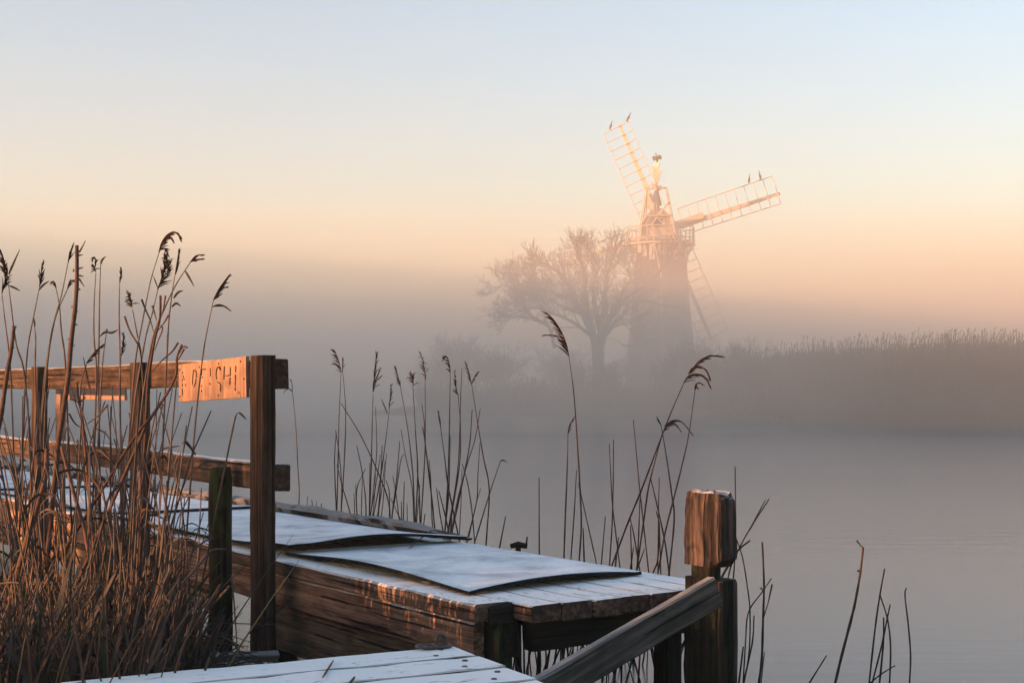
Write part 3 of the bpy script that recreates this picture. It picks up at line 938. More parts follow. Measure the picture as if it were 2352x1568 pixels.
def spline(pts, m=4):
    pts = [Vector(p) for p in pts]
    if len(pts) < 3: return [pts[0].lerp(pts[1], i / 4) for i in range(5)]
    out = []
    e = [pts[0] * 2 - pts[1]] + pts + [pts[-1] * 2 - pts[-2]]
    for i in range(1, len(e) - 2):
        a, b, c, d = e[i - 1:i + 3]
        for k in range(m):
            t = k / m
            out.append(.5 * ((2 * b) + (c - a) * t + (2 * a - 5 * b + 4 * c - d) * t * t + (3 * b - a - 3 * c + d) * t ** 3))
    out.append(pts[-1])
    return out

# ------------------------------------------------------------------ bare trees and scrub on the far bank
def tree(name, base, label, stems, size, depth, spread, seed, group=None, cat='tree', tk=1.0, lean=(0, 0), minr=.010, nb=(2, 3), flare=.55, limbs=()):
    r = random.Random(seed)
    t = thing(name, base, label, cat, group)
    tr, cr = MB(), MB()
    def grow(p, d, L, rad, lvl):
        n = 4 if lvl < 3 else 3
        pts = [p]; dd = d.copy()
        rr = [rad]
        for i in range(n):
            j = Vector((r.gauss(0, 1), r.gauss(0, 1), r.gauss(0, 1))) * (.10 + .05 * lvl)
            dd = (dd + j + UP * (.06 if lvl > 1 else .03) - UP * (.06 * (lvl == depth))).normalized()
            pts.append(pts[-1] + dd * L / n)
            rr.append(rad * (1 - .5 * (i + 1) / n))
        (tr if lvl == 0 else cr).tube(pts, rr, 7 if lvl == 0 else (5 if lvl < 2 else 3), cap=False)
        if lvl >= depth: return
        k = r.randint(*nb) + (1 if lvl < 2 else 0)
        for c in range(k):
            u = .35 + .65 * (c + r.random()) / k
            i = min(n - 1, int(u * n)); f = u * n - i
            q = pts[i].lerp(pts[i + 1], f)
            ax = dd.orthogonal().normalized()
            ax = Matrix.Rotation(r.uniform(0, 6.283), 3, dd) @ ax
            ang = spread * r.uniform(.55, 1.25)
            nd = (Matrix.Rotation(ang, 3, ax) @ dd).normalized()
            if nd.z < -.25: nd.z *= .3; nd.normalize()
            grow(q, nd, L * r.uniform(.62, .86), max(minr, rad * (1 - .5 * u) * r.uniform(.5, .72)), lvl + 1)
        # leader goes on
        grow(pts[-1], dd, L * r.uniform(.6, .8), max(minr, rr[-1] * .85), lvl + 1)
    for (pl, r0) in limbs:
        ax = spline(pl, 4)
        n = len(ax) - 1
        ax = [p + Vector((r.gauss(0, .04), r.gauss(0, .04), r.gauss(0, .04))) * (i / n) for i, p in enumerate(ax)]
        tr.tube(ax, [r0 * (1 - .78 * (i / n) ** .8) for i in range(n + 1)], 6, cap=False)
        m = int(n * 1.1) + 4
        for c in range(m):
            u = .22 + .78 * (c + r.random()) / m
            k = min(n - 1, int(u * n)); q = ax[k].lerp(ax[k + 1], u * n - k)
            dd = (ax[k + 1] - ax[k]).normalized()
            x = Matrix.Rotation(r.uniform(0, 6.283), 3, dd) @ dd.orthogonal().normalized()
            nd = (Matrix.Rotation(spread * r.uniform(.5, 1.2), 3, x) @ dd + UP * .22).normalized()
            grow(q, nd, size * r.uniform(.075, .145) * (1.1 - .45 * u), max(minr * 1.4, r0 * (1 - .75 * u) * r.uniform(.3, .5)), 2)
        grow(ax[-1], (ax[-1] - ax[-2]).normalized(), size * .07, r0 * .22, 3)
    for i in range(stems):
        a = 2 * math.pi * (i + r.uniform(-.25, .25)) / max(1, stems) 
        out = Vector((math.cos(a), math.sin(a) * .6, 0)) * (spread * (flare if stems > 1 else .08)) * r.uniform(.5, 1.3)
        d = (UP + out + Vector((lean[0], lean[1], 0))).normalized()
        grow(base + Vector((math.cos(a), math.sin(a), 0)) * (.12 * size if stems > 1 else 0) * .3, d, size * .30 * r.uniform(.85, 1.15), size * .022 * tk * (1 if stems < 3 else .8), 0)
    tr.make('trunk', m_tree, t, base)
    cr.make('crown', m_tree, t, base)
    return t
def atbank(px, Y): return Vector(((px - CX) * Y / F, Y, bank_z((px - CX) * Y / F, Y) - .1))
ct = crop(1070, 430, 2.81)
def limbs_of(lst, Y, seed):
    r = random.Random(seed); out = []
    for pts, r0 in lst:
        e = r.uniform(-1.8, 1.8); n = len(pts) - 1
        out.append(([P(*ct(p), Y + e * (i / n)) for i, p in enumerate(pts)], r0))
    return out
OAK = [([(1085,1330),(1075,1180),(1060,1060),(1020,900),(1010,760),(1000,640),(960,560),(950,470)], .26), ([(1070,1150),(1040,1040),(960,880),(900,760),(850,680),(760,610),(700,600)], .20),
       ([(1060,1100),(940,880),(800,805),(690,765),(640,670)], .17), ([(1110,1330),(1115,1180),(1120,1060),(1140,900),(1150,760),(1170,640),(1200,560),(1230,490)], .24),
       ([(1120,1150),(1140,1060),(1220,920),(1340,800),(1480,700),(1560,600),(1630,550)], .18), ([(1130,1150),(1150,1080),(1260,960),(1400,860),(1520,880)], .14),
       ([(1095,1200),(1105,1060),(1080,880),(1060,740),(1095,620),(1045,530)], .18), ([(1070,1180),(1050,1100),(900,990),(760,930),(640,900),(560,930),(450,965)], .15),
       ([(1120,1180),(1150,1100),(1250,1010),(1340,1080)], .09), ([(1120,1120),(1190,930),(1280,780),(1320,700),(1290,630)], .13), ([(1060,1120),(990,960),(860,900),(740,840),(660,830)], .12)]
tree('bare_tree', atbank(1385, 84), 'large bare winter oak with spreading branches left of the windmill', 0, 9.5, 5, .62, 3, minr=.016, nb=(1, 2), limbs=limbs_of(OAK, 84, 5))
LEAN = [([(800,1180),(760,1040),(640,960),(595,900),(545,790),(490,690)], .13), ([(620,950),(545,810),(460,745),(360,800)], .085), ([(600,910),(565,770),(525,660)], .085), ([(700,1000),(560,960),(440,1000)], .08), ([(780,1080),(700,900),(640,800)], .09)]
tree('bare_tree', atbank(1262, 86), 'smaller bare tree leaning left beside the large bare oak', 0, 7.5, 5, .62, 12, minr=.015, nb=(1, 2), limbs=limbs_of(LEAN, 86, 6))
for (px, Y, size, seed, lab) in ((1060, 87, 5.2, 21, 'faint bare bush, largest of the scrub left of the trees'), (1010, 90, 4.4, 22, 'leftmost faint bare bush dissolving in the mist'),
                                 (1130, 86, 4.4, 23, 'bare bush between the leaning tree and the faint scrub'), (1290, 92, 4.6, 27, 'low bare bush at the foot of the two trees'), (1395, 82, 3.6, 31, 'dense low bush hiding the trunk of the large oak'), (1330, 83, 3.0, 32, 'small low bush just left of the oak trunk'),
                                 (1470, 91, 4.2, 24, 'bare bush growing below the windmill tower, right of the oak'),
                                 (1585, 77, 4.4, 25, 'hazy bare bush just right of the windmill tower'), (1690, 73, 4.9, 26, 'tall hazy bare bush halfway between windmill and reed bed'),
                                 (1640, 75, 3.6, 28, 'low hazy bush between two taller bushes right of the mill'), (1760, 71.5, 3.8, 29, 'hazy bush sloping down to the start of the reed bed')):
    tree('bare_bush', atbank(px, Y), lab, 8, size, 4, .55, seed, 'hazy bushes on the far bank', 'bush', tk=.5, minr=.008, nb=(2, 3))
# tangled low scrub along the bank: nobody could count it
def scrub():
    r = random.Random(5)
    b = MB()
    for i in range(3800):
        px = r.uniform(960, 1830)
        Y = shore((px - CX) * 78 / F) + r.uniform(2, 9)
        p = atbank(px, Y)
        env = 1.5 + 1.1 * noise.noise(Vector((px * .012, 1, 0))) + (.5 if 1500 < px < 1800 else 0)
        h = max(.4, env * r.uniform(.5, 1.1))
        q = p + Vector((r.gauss(0, .35), r.gauss(0, .2), h))
        m_ = p.lerp(q, .5) + Vector((r.gauss(0, .12), 0, 0))
        b.ribbon([p, m_, q], [.022, .016, .006], Vector((1, 0, 0)))
    tag(b.make('scrub', m_tree, loc=atbank(1400, 88)), 'tangled low scrub along the far bank', kind='stuff')
scrub()
# reed bed on the right bank
def reedbed():
    r = random.Random(9)
    b = MB()
    for i in range(17000):
        px = r.triangular(1660, 2480, 2300) if r.random() < .5 else r.uniform(1690, 2480)
        Y = shore((px - CX) * 66 / F) + r.random() ** 1.4 * 9 - .3
        p = atbank(px, Y)
        ed = max(0, min(1, (px - 1640) / 200)); top = (2.75 + .15 * max(0, min(1, (px - 1780) / 480))) * (.62 + .38 * ed * ed * (3 - 2 * ed)) + .25 * noise.noise(Vector((px * .03, 2, 0)))
        h = top * (r.uniform(.72, 1.03) if r.random() < .92 else r.uniform(1.0, 1.26))
        lean = Vector((r.gauss(.02, .09), r.gauss(0, .08), 0)) * h
        q = p + lean + UP * h
        m_ = p + lean * .35 + UP * h * .55
        b.ribbon([p, m_, q], [.018, .015, .008], Vector((1, 0, 0)))
        if r.random() < .32:
            e = q + Vector((r.uniform(-.02, .14), 0, r.uniform(.10, .24)))
            b.ribbon([q, q.lerp(e, .4), e], [.012, .034, .004], Vector((.9, 0, .3)))
    tag(b.make('reed_bed', m_farreed, loc=atbank(2100, 64)), 'dense brown reed bed along the far bank on the right', kind='stuff')
reedbed()

# ------------------------------------------------------------------ reeds
c5 = crop(0, 1300, 3.2667)
c6 = crop(560, 1150, 3.0333)
def line3(cf, pts, Y, dy=0.0):
    n = max(1, len(pts) - 1)
    return [P(*cf(p), Y + dy * (1 - i / n)) for i, p in enumerate(pts)]
def to_ground(pts, zfun):
    """carry the foot of a stem on down to the mud or below the water"""
    p, q = pts[-2], pts[-1]
    d = (q - p).normalized()
    if d.z > -.5: d = Vector((d.x * .5, 0, -1)).normalized()
    for _ in range(6):
        g = zfun(q)
        if q.z - g < .03: break
        q = q + d * min((q.z - g) / max(.3, -d.z), 1.2)
        d = (d + Vector((0, 0, -.35))).normalized()
        pts.append(q)
    return pts
def stem_mesh(mb, pts, r, k=5, tip=.35):
    n = len(pts)
    rr = [r * (tip + (1 - tip) * min(1, (i / (n - 1)) * 1.6 + .1)) * (1 + .10 * math.sin(i * 2.1)) for i in range(n)]
    mb.tube(pts, rr, k)
def plume(mb, axis, n, L, r, droop=.5, side=None, tight=.4, w=.0026):
    """feathery seed head: spikelets leaving the axis, tips drooping to one side"""
    ax = spline(axis, 5)
    mb.tube(ax, [.0022 * (1 - .6 * i / (len(ax) - 1)) + .0006 for i in range(len(ax))], 4)
    for i in range(n):
        u = (i + r.random()) / n
        f = u * (len(ax) - 1.001); k = int(f)
        p = ax[k].lerp(ax[k + 1], f - k)
        t = (ax[k + 1] - ax[k]).normalized()
        rv = Vector((r.gauss(0, 1), r.gauss(0, 1), r.gauss(0, 1)))
        d = (t + rv * tight * .5 + (side or Vector((0, 0, 0))) * .35).normalized()
        l = L * (1.05 - .65 * u) * r.uniform(.55, 1.15)
        pts = [p]
        for s_ in range(4):
            d = (d + Vector((0, 0, -1)) * droop * .28 + (side or Vector((0, 0, 0))) * droop * .10).normalized()
            pts.append(pts[-1] + d * l / 4)
        mb.tube(pts, [.0010, w, w * 1.1, w * .7, .0004], 3, cap=False)
def water_z(q): return -.06
def mudg(q): return mud_z(q.x, q.y) - .03
G_REED = 'dry reeds with seed heads'
def reed(cf, Y, stem, heads, label, zf=water_z, r=.0042, mat=None, dy=None, seed=0, leaves=(), matp=None):
    """stem: points from neck to foot, heads: [(points, n, length, droop, tight)]"""
    rr = random.Random(seed * 17 + 3)
    dy = rr.uniform(-.12, .12) if dy is None else dy
    pts = spline(line3(cf, stem, Y, dy))
    pts = to_ground(pts, zf)
    t = thing('reed', pts[-1], label, 'reed', G_REED)
    m = MB(); stem_mesh(m, pts, r); m.make('stem', mat or m_reedd, t, pts[-1], smooth=True)
    for (hp, n, L, dr, ti) in heads:
        ax = [P(*cf(p), Y + dy) for p in hp]
        sx = ax[-1].x - ax[0].x
        side = Vector((1 if sx > 0 else -1, rr.uniform(-.3, .3), 0)) * min(1, abs(sx) / .05)
        m = MB(); plume(m, ax, n, L, rr, dr, side, ti); m.make('seed_head', matp or m_plume, t, ax[0])
    for lp in leaves:
        ax = spline([P(*cf(p), Y + dy) for p in lp])
        n = len(ax) - 1
        m = MB(); m.tube(ax, [.0012 + .0035 * math.sin(math.pi * min(1, .15 + i / n * .85)) for i in range(n + 1)], 4); m.make('leaf', m_leaf, t, ax[0])
    return t
def bare(cf, Y, stem, label, group, zf=water_z, r=.0036, mat=None, seed=0, name='bare_reed', tip=.55):
    rr = random.Random(seed * 13 + 1)
    pts = spline(line3(cf, stem, Y, rr.uniform(-.15, .15)))
    if zf: pts = to_ground(pts, zf)
    m = MB(); stem_mesh(m, pts, r * rr.uniform(.8, 1.25), 5, tip)
    o = m.make(name, mat or m_reedd, loc=pts[-1], smooth=True)
    return tag(o, label, 'reed', group)

# --- clump in the water behind the middle of the jetty
def beyond(cf, pts, i):
    k = .825 * (cf(pts[-1])[0] - CX) / F + .565
    return (4.28 + .5 * (.5 + .5 * math.sin(i * 2.3))) / k
MID = [
 ([(452,270),(437,600),(428,1000),(420,1320)], [([(452,268),(440,200),(420,140),(398,98)], 26, .075, .5, .5)], (), 'reed behind the deck, leftmost tall one of its clump, ragged head tipping left'),
 ([(460,215),(485,540),(475,900),(450,1320)], [([(460,260),(462,200),(463,168)], 12, .06, .3, .5)], (), 'reed with a small upright head beside the leftmost ragged-headed reed behind the deck'),
 ([(683,420),(675,700),(668,1000),(655,1360)], [([(683,405),(690,300),(700,190),(706,128)], 30, .07, .15, .3), ([(684,400),(710,320),(746,284)], 6, .04, .3, .4), ([(690,350),(715,280),(732,228)], 6, .05, .2, .3)], (), 'reed with tall pointed brown head and two side sprays, second in the clump'),
 ([(800,540),(770,780),(740,1000),(680,1330)], [([(799,530),(806,440),(812,355)], 20, .06, .15, .35)], ([(786,562),(765,505),(742,455)],), 'reed with split spear-like head below the level of its neighbours behind the deck'),
 ([(880,365),(930,650),(970,1000),(985,1410)], [([(880,365),(865,300),(846,222)], 20, .06, .25, .3)], (), 'reed with slim head leaning left, just left of the round-headed reed'),
 ([(970,358),(990,700),(1005,1000),(985,1410)], [([(972,360),(968,310),(958,278)], 26, .06, .7, .8)], (), 'reed with short round tufted head in the middle of the clump behind the deck'),
 ([(1058,300),(1060,650),(1055,900),(1025,1400)], [([(1062,315),(1052,235),(1045,180),(1024,120)], 26, .05, .6, .8)], (), 'reed with a knotted head of separate tufts, highest of the middle clump'),
 ([(1240,272),(1235,600),(1225,1000),(1200,1440)], [([(1240,270),(1236,215),(1222,160),(1208,152),(1193,170)], 24, .05, .7, .3)], (), 'reed whose dark head hooks over to the left, right part of middle clump'),
 ([(1297,430),(1312,620),(1310,900),(1265,1200),(1220,1450)], [([(1297,430),(1284,380),(1280,330),(1272,258)], 18, .045, .5, .6)], (), 'reed with a broken stubby head right of the hooked one'),
 ([(1395,352),(1440,640),(1480,880),(1522,1110),(1500,1480)], [([(1395,352),(1378,280),(1356,198)], 18, .05, .2, .3), ([(1395,345),(1415,295),(1440,258)], 8, .04, .2, .3)], (), 'reed with V-shaped forked head, tall one furthest right in the middle clump'),
 ([(1172,672),(1200,880),(1225,1080),(1290,1400)], [([(1172,672),(1166,610),(1157,548)], 12, .05, .2, .3)], (), 'shorter reed with thin pointed head left of the hooked one'),
 ([(100,390),(125,650),(140,950),(150,1150),(138,1285)], [([(100,390),(97,345),(90,318)], 5, .04, .3, .3)], ([(102,405),(75,380),(50,392),(33,415)],), 'single reed standing alone right beside the ends of the fence rails'),
 ([(1600,910),(1520,1150),(1420,1480)], [], ([(1600,910),(1612,897),(1630,898),(1652,913)],), 'low reed with its tip bent flat to the right at the edge of the clump'),
]
for i, (st_, hd, lv, lab) in enumerate(MID):
    reed(c2, beyond(c2, st_, i), st_, hd, lab, seed=i, leaves=lv, dy=.05)
MIDB = [[(417,690),(405,900),(415,1200),(425,1320)],[(412,680),(440,870),(455,1080),(450,1330)],[(422,930),(460,1080),(510,1250),(535,1365)],[(450,485),(600,730),(750,1060),(800,1230),(805,1385)],[(565,790),(605,990),(630,1200),(630,1365)],[(627,960),(565,1110),(572,1365)],[(558,1065),(560,1200),(575,1370)],[(545,1130),(552,1360)],[(607,1000),(600,1200),(598,1360)],[(700,510),(707,700),(705,900),(660,1340)],[(660,915),(655,1370)],[(735,855),(715,1000),(680,1200),(650,1360)],[(780,845),(768,1000),(755,1200),(730,1375)],[(748,790),(740,1000),(715,1370)],[(875,760),(855,1010),(825,1250),(815,1390)],[(905,855),(885,890),(860,1050),(820,1300)],[(885,675),(920,880),(965,1100),(980,1410)],[(825,1010),(850,1150),(880,1400)],[(775,1040),(800,1130),(800,1380)],[(908,1050),(900,1400)],[(888,1195),(890,1400)],[(928,1205),(930,1410)],[(810,1170),(870,1300),(920,1400)],[(1035,495),(1052,620),(1060,800),(1090,1000),(1130,1420)],[(1040,655),(1060,780),(1080,950),(1110,1200),(1130,1410)],[(1088,895),(1100,1050),(1105,1250),(1115,1420)],[(1000,960),(1015,1110),(1025,1430)],[(1020,1075),(1010,1200),(990,1410)],[(1058,1280),(1040,1430)],[(1140,1095),(1165,1280),(1195,1440)],[(1157,1115),(1200,1280),(1235,1440)],[(1240,720),(1235,1000),(1225,1200),(1195,1440)],[(1235,1005),(1220,1200),(1200,1440)],[(1325,230),(1315,450),(1308,700),(1290,1000),(1215,1450)],[(1325,960),(1320,1150),(1305,1460)],[(1398,530),(1380,780),(1330,1050),(1250,1430)],[(1457,525),(1420,740),(1370,900),(1310,1110),(1240,1430)],[(1455,770),(1440,1000),(1430,1200),(1360,1470)],[(1460,1100),(1430,1200),(1400,1330),(1370,1470)],[(1325,920),(1365,1060),(1395,1250),(1415,1470)],[(1640,1300),(1600,1505)],[(1507,1430),(1500,1490)],[(1260,1180),(1240,1440)],[(210,1155),(200,1300)],[(240,1180),(255,1305)],[(272,1190),(282,1305)],[(312,1205),(302,1315)],[(240,1235),(222,1300)],[(700,1000),(690,1200),(670,1370)],[(770,900),(740,1150),(700,1370)]]
for i, p in enumerate(MIDB):
    bare(c2, beyond(c2, p, i + 5), p, 'thin broken reed stem without a head in the clump behind the middle of the deck', 'bare reed stems behind the middle of the deck', seed=i)
# --- clump right of it, behind the deck end
YR = 7.35
RIGHT = [
 ([(205,300),(232,500),(252,780),(268,1050),(275,1250),(265,1420)], [([(205,300),(192,235),(165,165),(125,100),(84,57)], 46, .085, .35, .25), ([(190,235),(160,195),(120,180),(68,178)], 14, .05, .3, .3)], 'tallest reed behind the deck, its large dark plume sweeping to the left'),
 ([(200,735),(195,950),(185,1200),(178,1410)], [([(200,735),(208,690),(232,645)], 12, .045, .2, .2)], 'slim reed with small curved head just left of the tallest plume reed'),
 ([(850,455),(770,640),(690,850),(610,1060),(540,1230),(455,1455)], [([(850,452),(880,408),(930,398),(975,425),(995,465)], 34, .06, .6, .35), ([(878,400),(900,365),(945,358),(980,385),(1000,435)], 22, .05, .6, .25), ([(890,385),(940,325),(1000,296),(1072,300)], 30, .06, .35, .3)], 'slanting reed with three layered plumes blowing right above the mooring post'),
 ([(915,495),(880,740),(840,920),(790,1120),(745,1300),(710,1500)], [([(915,492),(918,462),(940,448),(962,460)], 12, .04, .6, .4), ([(914,490),(918,470),(938,485)], 6, .03, .6, .4)], 'reed with small ragged head just under the three layered plumes'),
 ([(735,725),(700,850),(655,1030),(630,1200),(590,1480)], [([(738,722),(765,680),(800,680),(836,722)], 22, .05, .7, .3), ([(745,690),(790,660),(840,668),(900,740)], 26, .05, .6, .25)], 'mid-height reed with a wide drooping plume crossing two other stems'),
 ([(725,690),(755,870),(785,1080),(798,1220),(770,1510)], [([(725,690),(715,665),(704,645)], 8, .03, .3, .4)], 'reed with tiny tuft at its tip beside the wide drooping plume'),
]
for i, (st_, hd, lab) in enumerate(RIGHT):
    reed(c3, YR + .2 * math.sin(i * 2.1), st_, hd, lab, seed=30 + i, dy=.04, r=.0046)
RB = [[(37,980),(38,1390)],[(248,940),(235,1180),(218,1415)],[(258,1010),(290,1150),(355,1440)],[(285,1265),(290,1425)],[(432,790),(440,950),(452,1150),(490,1465)],[(456,768),(455,1000),(448,1250),(435,1450)],[(411,1200),(390,1440)],[(568,655),(590,900),(605,1060),(625,1240),(652,1490)],[(665,985),(700,1130),(745,1340),(768,1510)],[(714,980),(710,1150),(706,1490)],[(697,1170),(715,1260),(705,1440),(690,1490)],[(715,1240),(722,1500)],[(550,1210),(570,1300),(600,1480)],[(552,1250),(558,1475)],[(605,1100),(598,1300),(590,1480)],[(570,1370),(555,1475)],[(485,1315),(470,1450)],[(632,1380),(610,1440)]]
for i, p in enumerate(RB):
    bare(c3, YR + .25 * math.sin(i * 1.9), p, 'thin broken reed stem without a head behind the deck end, left of the mooring post', 'bare reed stems behind the deck end', seed=60 + i)
r_ = random.Random(31)
for i in range(46):
    px = r_.uniform(1190, 1575) if i > 8 else r_.uniform(1150, 1300)
    Y = r_.uniform(6.3, 7.2)
    base = P(px, HY + H * F / Y, Y); base.z = -.05
    top = base + Vector((r_.gauss(.03, .10), r_.gauss(0, .06), r_.uniform(.25, .62)))
    if top.z > .55 and px > 1500: top.z = .5
    m = MB(); pts = spline([top, top.lerp(base, .5) + Vector((r_.gauss(0, .015), 0, 0)), base]); stem_mesh(m, pts, r_.uniform(.003, .006), 5, .6)
    tag(m.make('bare_reed', m_reedd, loc=base, smooth=True), 'dark reed stump under the deck end, seen beneath the cross beam and brace', 'reed', 'reed stumps under the deck end')
# --- right of the mooring post and in the open water
OPEN = [
 ([(400,105),(404,580),(385,900),(360,1150)], 7.4, 'straight bare reed rising tall just right of the mooring post head', .004, []),
 ([(404,580),(450,720),(480,900),(500,1080),(495,1350),(460,1568)], 6.6, 'bent bare reed curving down past the fender block of the mooring post', .004, []),
 ([(630,325),(480,560),(380,760),(350,870)], 7.2, 'bare reed slanting far to the right behind the mooring post', .0045, [[(605,330),(500,530)]]),
 ([(500,605),(430,660),(380,730),(310,850)], 7.1, 'short thick-ended reed slanting out behind the mooring post head', .006, []),
 ([(583,615),(595,900),(588,1150),(580,1400),(560,1568)], 6.3, 'upright brown reed with side twigs right of the fender block', .0052, [[(590,945),(572,922)], [(588,1140),(625,1020),(650,900)]]),
 ([(645,860),(585,950),(490,1090),(470,1300)], 6.8, 'thin grey reed leaning right across the upright twiggy brown reed', .003, []),
 ([(528,1110),(515,1300),(455,1568)], 6.5, 'short reed leaning left below the fender block', .0036, []),
 ([(598,1355),(575,1568)], 6.3, 'very short reed stump beside the twiggy brown reed', .003, []),
 ([(455,1320),(425,1568)], 6.4, 'reed stump directly beneath the fender block', .004, []),
 ([(1265,650),(1245,820),(1215,1000),(1185,1130),(1120,1380),(1075,1568)], 6.0, 'tall jointed reed in open water with a snapped bud at the top', .0058, [[(1265,655),(1245,635),(1222,605)], [(1242,812),(1226,808)]]),
 ([(1410,795),(1378,970),(1345,1200),(1305,1568)], 6.0, 'pale reed with a kinked tip, left stem of the open-water trio', .004, []),
 ([(1378,970),(1430,1140),(1450,1330),(1443,1568)], 6.0, 'reed bowed to the right in the open-water trio', .004, []),
 ([(1448,1035),(1425,1140),(1390,1310),(1325,1568)], 6.1, 'reed crossing the bowed one in the open-water trio', .0038, []),
 ([(1403,1125),(1400,1300),(1375,1568)], 6.1, 'shorter upright reed in the middle of the open-water trio', .0038, []),
 ([(1480,1448),(1380,1510),(1310,1568)], 6.0, 'low reed lying over at the foot of the open-water trio', .003, []),
 ([(1557,925),(1547,975),(1570,1180),(1585,1380),(1578,1568)], 6.2, 'pale bent reed standing alone furthest right in the water', .0036, []),
 ([(1018,1380),(900,1568)], 6.0, 'short slanting reed left of the tall jointed reed in open water', .0038, []),
]
for i, (st_, Y, lab, r, tw) in enumerate(OPEN):
    o = bare(c4, Y, st_, lab, 'bare reeds right of the mooring post', r=r, seed=90 + i, name='reed', tip=.7)
    for q in tw:
        ax = [P(*c4(p), Y) for p in q]; m = MB(); m.tube(ax, [r * .5] * (len(ax) - 1) + [r * .9], 4); m.make('twig', m_reedd, o, ax[0])

# --- reeds and stalks in front of the fence on the left
LEFT = [
 ([(1270,215),(1200,450),(1130,800),(1080,1080),(1040,1560),(1030,1700)], 5.8, [([(1268,215),(1290,140),(1330,80),(1385,52),(1420,75),(1437,112)], 46, .045, .8, .3), ([(1275,195),(1300,185),(1325,205),(1345,245)], 14, .035, .7, .3), ([(1330,85),(1360,100),(1385,135)], 10, .03, .7, .3)], (), 'tallest reed by the fence, its dark plume arching over to the right'),
 ([(1262,500),(1215,700),(1160,900),(1090,1300),(1060,1560)], 5.7, [([(1258,510),(1290,420),(1310,320),(1312,235)], 50, .055, .5, .6), ([(1335,400),(1345,320),(1322,250)], 22, .045, .6, .5)], (), 'reed with a dense bushy hanging head below the arching plume'),
 ([(1395,400),(1372,550),(1345,780),(1330,1080),(1310,1500)], 5.9, [([(1398,395),(1412,300),(1427,200)], 22, .045, .15, .3)], (), 'reed with narrow straight head right of the arching plume'),
 ([(1522,290),(1400,480),(1300,690),(1220,900),(1150,1300),(1120,1560)], 5.6, [([(1520,292),(1560,245),(1615,234)], 10, .03, .3, .2), ([(1525,288),(1570,272),(1618,266)], 10, .03, .3, .2)], ([(1478,365),(1505,410),(1548,487)], [(1385,580),(1420,535),(1460,520)], [(1370,650),(1405,622),(1443,645)]), 'branching reed leaning right with several drooping side leaves'),
 ([(1702,600),(1650,850),(1610,1100),(1560,1560),(1540,1800)], 6.0, [([(1702,598),(1740,520),(1780,460),(1822,402)], 34, .045, .25, .35), ([(1745,520),(1780,497),(1812,490)], 8, .03, .3, .3), ([(1698,650),(1740,632),(1790,645),(1832,678)], 20, .035, .5, .25)], (), 'reed with forked head in front of the orange notice board'),
 ([(955,460),(950,700),(955,950),(960,1560)], 6.2, [([(955,458),(962,400),(964,350)], 16, .04, .2, .4)], (), 'straight reed with small spear head left of the middle fence post'),
 ([(1057,668),(1090,850),(1130,1080),(1150,1560)], 5.9, [([(1052,655),(1045,600),(1025,538)], 26, .04, .6, .7)], (), 'reed with short fluffy head leaning left beside the middle fence post'),
 ([(765,380),(750,650),(750,900),(770,1150),(760,1560)], 6.0, [([(763,370),(755,340),(748,325)], 20, .03, .9, .7), ([(760,330),(764,280),(748,263),(738,285)], 14, .025, .8, .4)], (), 'reed with two dark blobs on its tip, right of the thorny stalk'),
 ([(803,310),(795,550),(790,900),(785,1200),(790,1560)], 6.0, [], ([(803,310),(815,275),(843,248)],), 'reed ending in one bent leaf beside the two-blobbed reed'),
 ([(315,495),(270,720),(225,950),(205,1200),(190,1560)], 6.1, [([(315,490),(328,400),(342,292)], 26, .045, .2, .4)], ([(312,515),(345,475),(392,445)],), 'reed with spear head and side leaf left of the thorny stalk'),
 ([(447,500),(475,650),(490,850),(520,1080),(540,1560)], 6.1, [([(446,500),(440,470),(425,450),(405,468)], 18, .025, .8, .4)], (), 'reed with small hooked head left of the thorny stalk'),
 ([(62,420),(90,650),(130,950),(190,1150),(230,1560)], 6.0, [([(60,420),(45,330),(15,225),(0,215)], 46, .055, .5, .5)], ([(70,392),(95,330),(158,192)],), 'reed at the left frame edge with thick head and long blade'),
 ([(15,540),(40,760),(80,1100),(100,1560)], 6.2, [([(15,540),(35,470),(40,400),(28,300)], 30, .05, .5, .5)], ([(75,482),(115,498),(160,522)],), 'second reed at the left frame edge with a hanging brush head'),
 ([(545,290),(490,560),(430,780),(360,1180),(330,1560)], 5.9, [([(545,292),(555,230),(578,162)], 18, .04, .15, .3)], (), 'leaning reed with slim head crossing behind the thorny stalk'),
 ([(540,505),(440,740),(390,1000),(340,1500)], 5.6, [([(540,505),(552,460),(575,440),(605,455)], 22, .03, .7, .5)], (), 'reed whose tufted head touches the thorny stalk'),
 ([(850,850),(820,1080),(800,1400),(790,1600)], 5.8, [], ([(850,850),(825,858),(795,888)], [(850,852),(895,855),(942,830)], [(852,848),(850,825)]), 'low reed with a rosette of three spiky leaves above the top rail'),
 ([(690,1105),(640,1300),(650,1560)], 5.7, [([(690,1100),(740,1030),(780,985),(822,950)], 20, .035, .3, .3)], (), 'short reed with a feathery head leaning right above the top rail'),
 ([(965,1050),(955,1300),(960,1560)], 5.8, [([(968,1040),(985,950),(982,875)], 18, .04, .3, .4)], (), 'short reed with narrow head left of the middle post'),
 ([(1870,1560),(1885,1510),(1905,1490)][::-1] + [(1830,1750),(1790,1950)], 6.0, [], ([(1905,1490),(1930,1510),(1965,1550)],), 'bent reed with a folded leaf between notice board and tall post'),
 ([(265,735),(285,900),(280,1100),(290,1500)], 6.2, [], ([(265,735),(275,780),(280,805)],), 'thin leafy reed between the left edge and the thorny stalk'),
]
for i, (st_, Y, hd, lv, lab) in enumerate(LEFT):
    reed(c1, Y, st_, hd, lab, zf=mudg, mat=m_reed, seed=200 + i, leaves=lv, dy=.03, r=.0040)

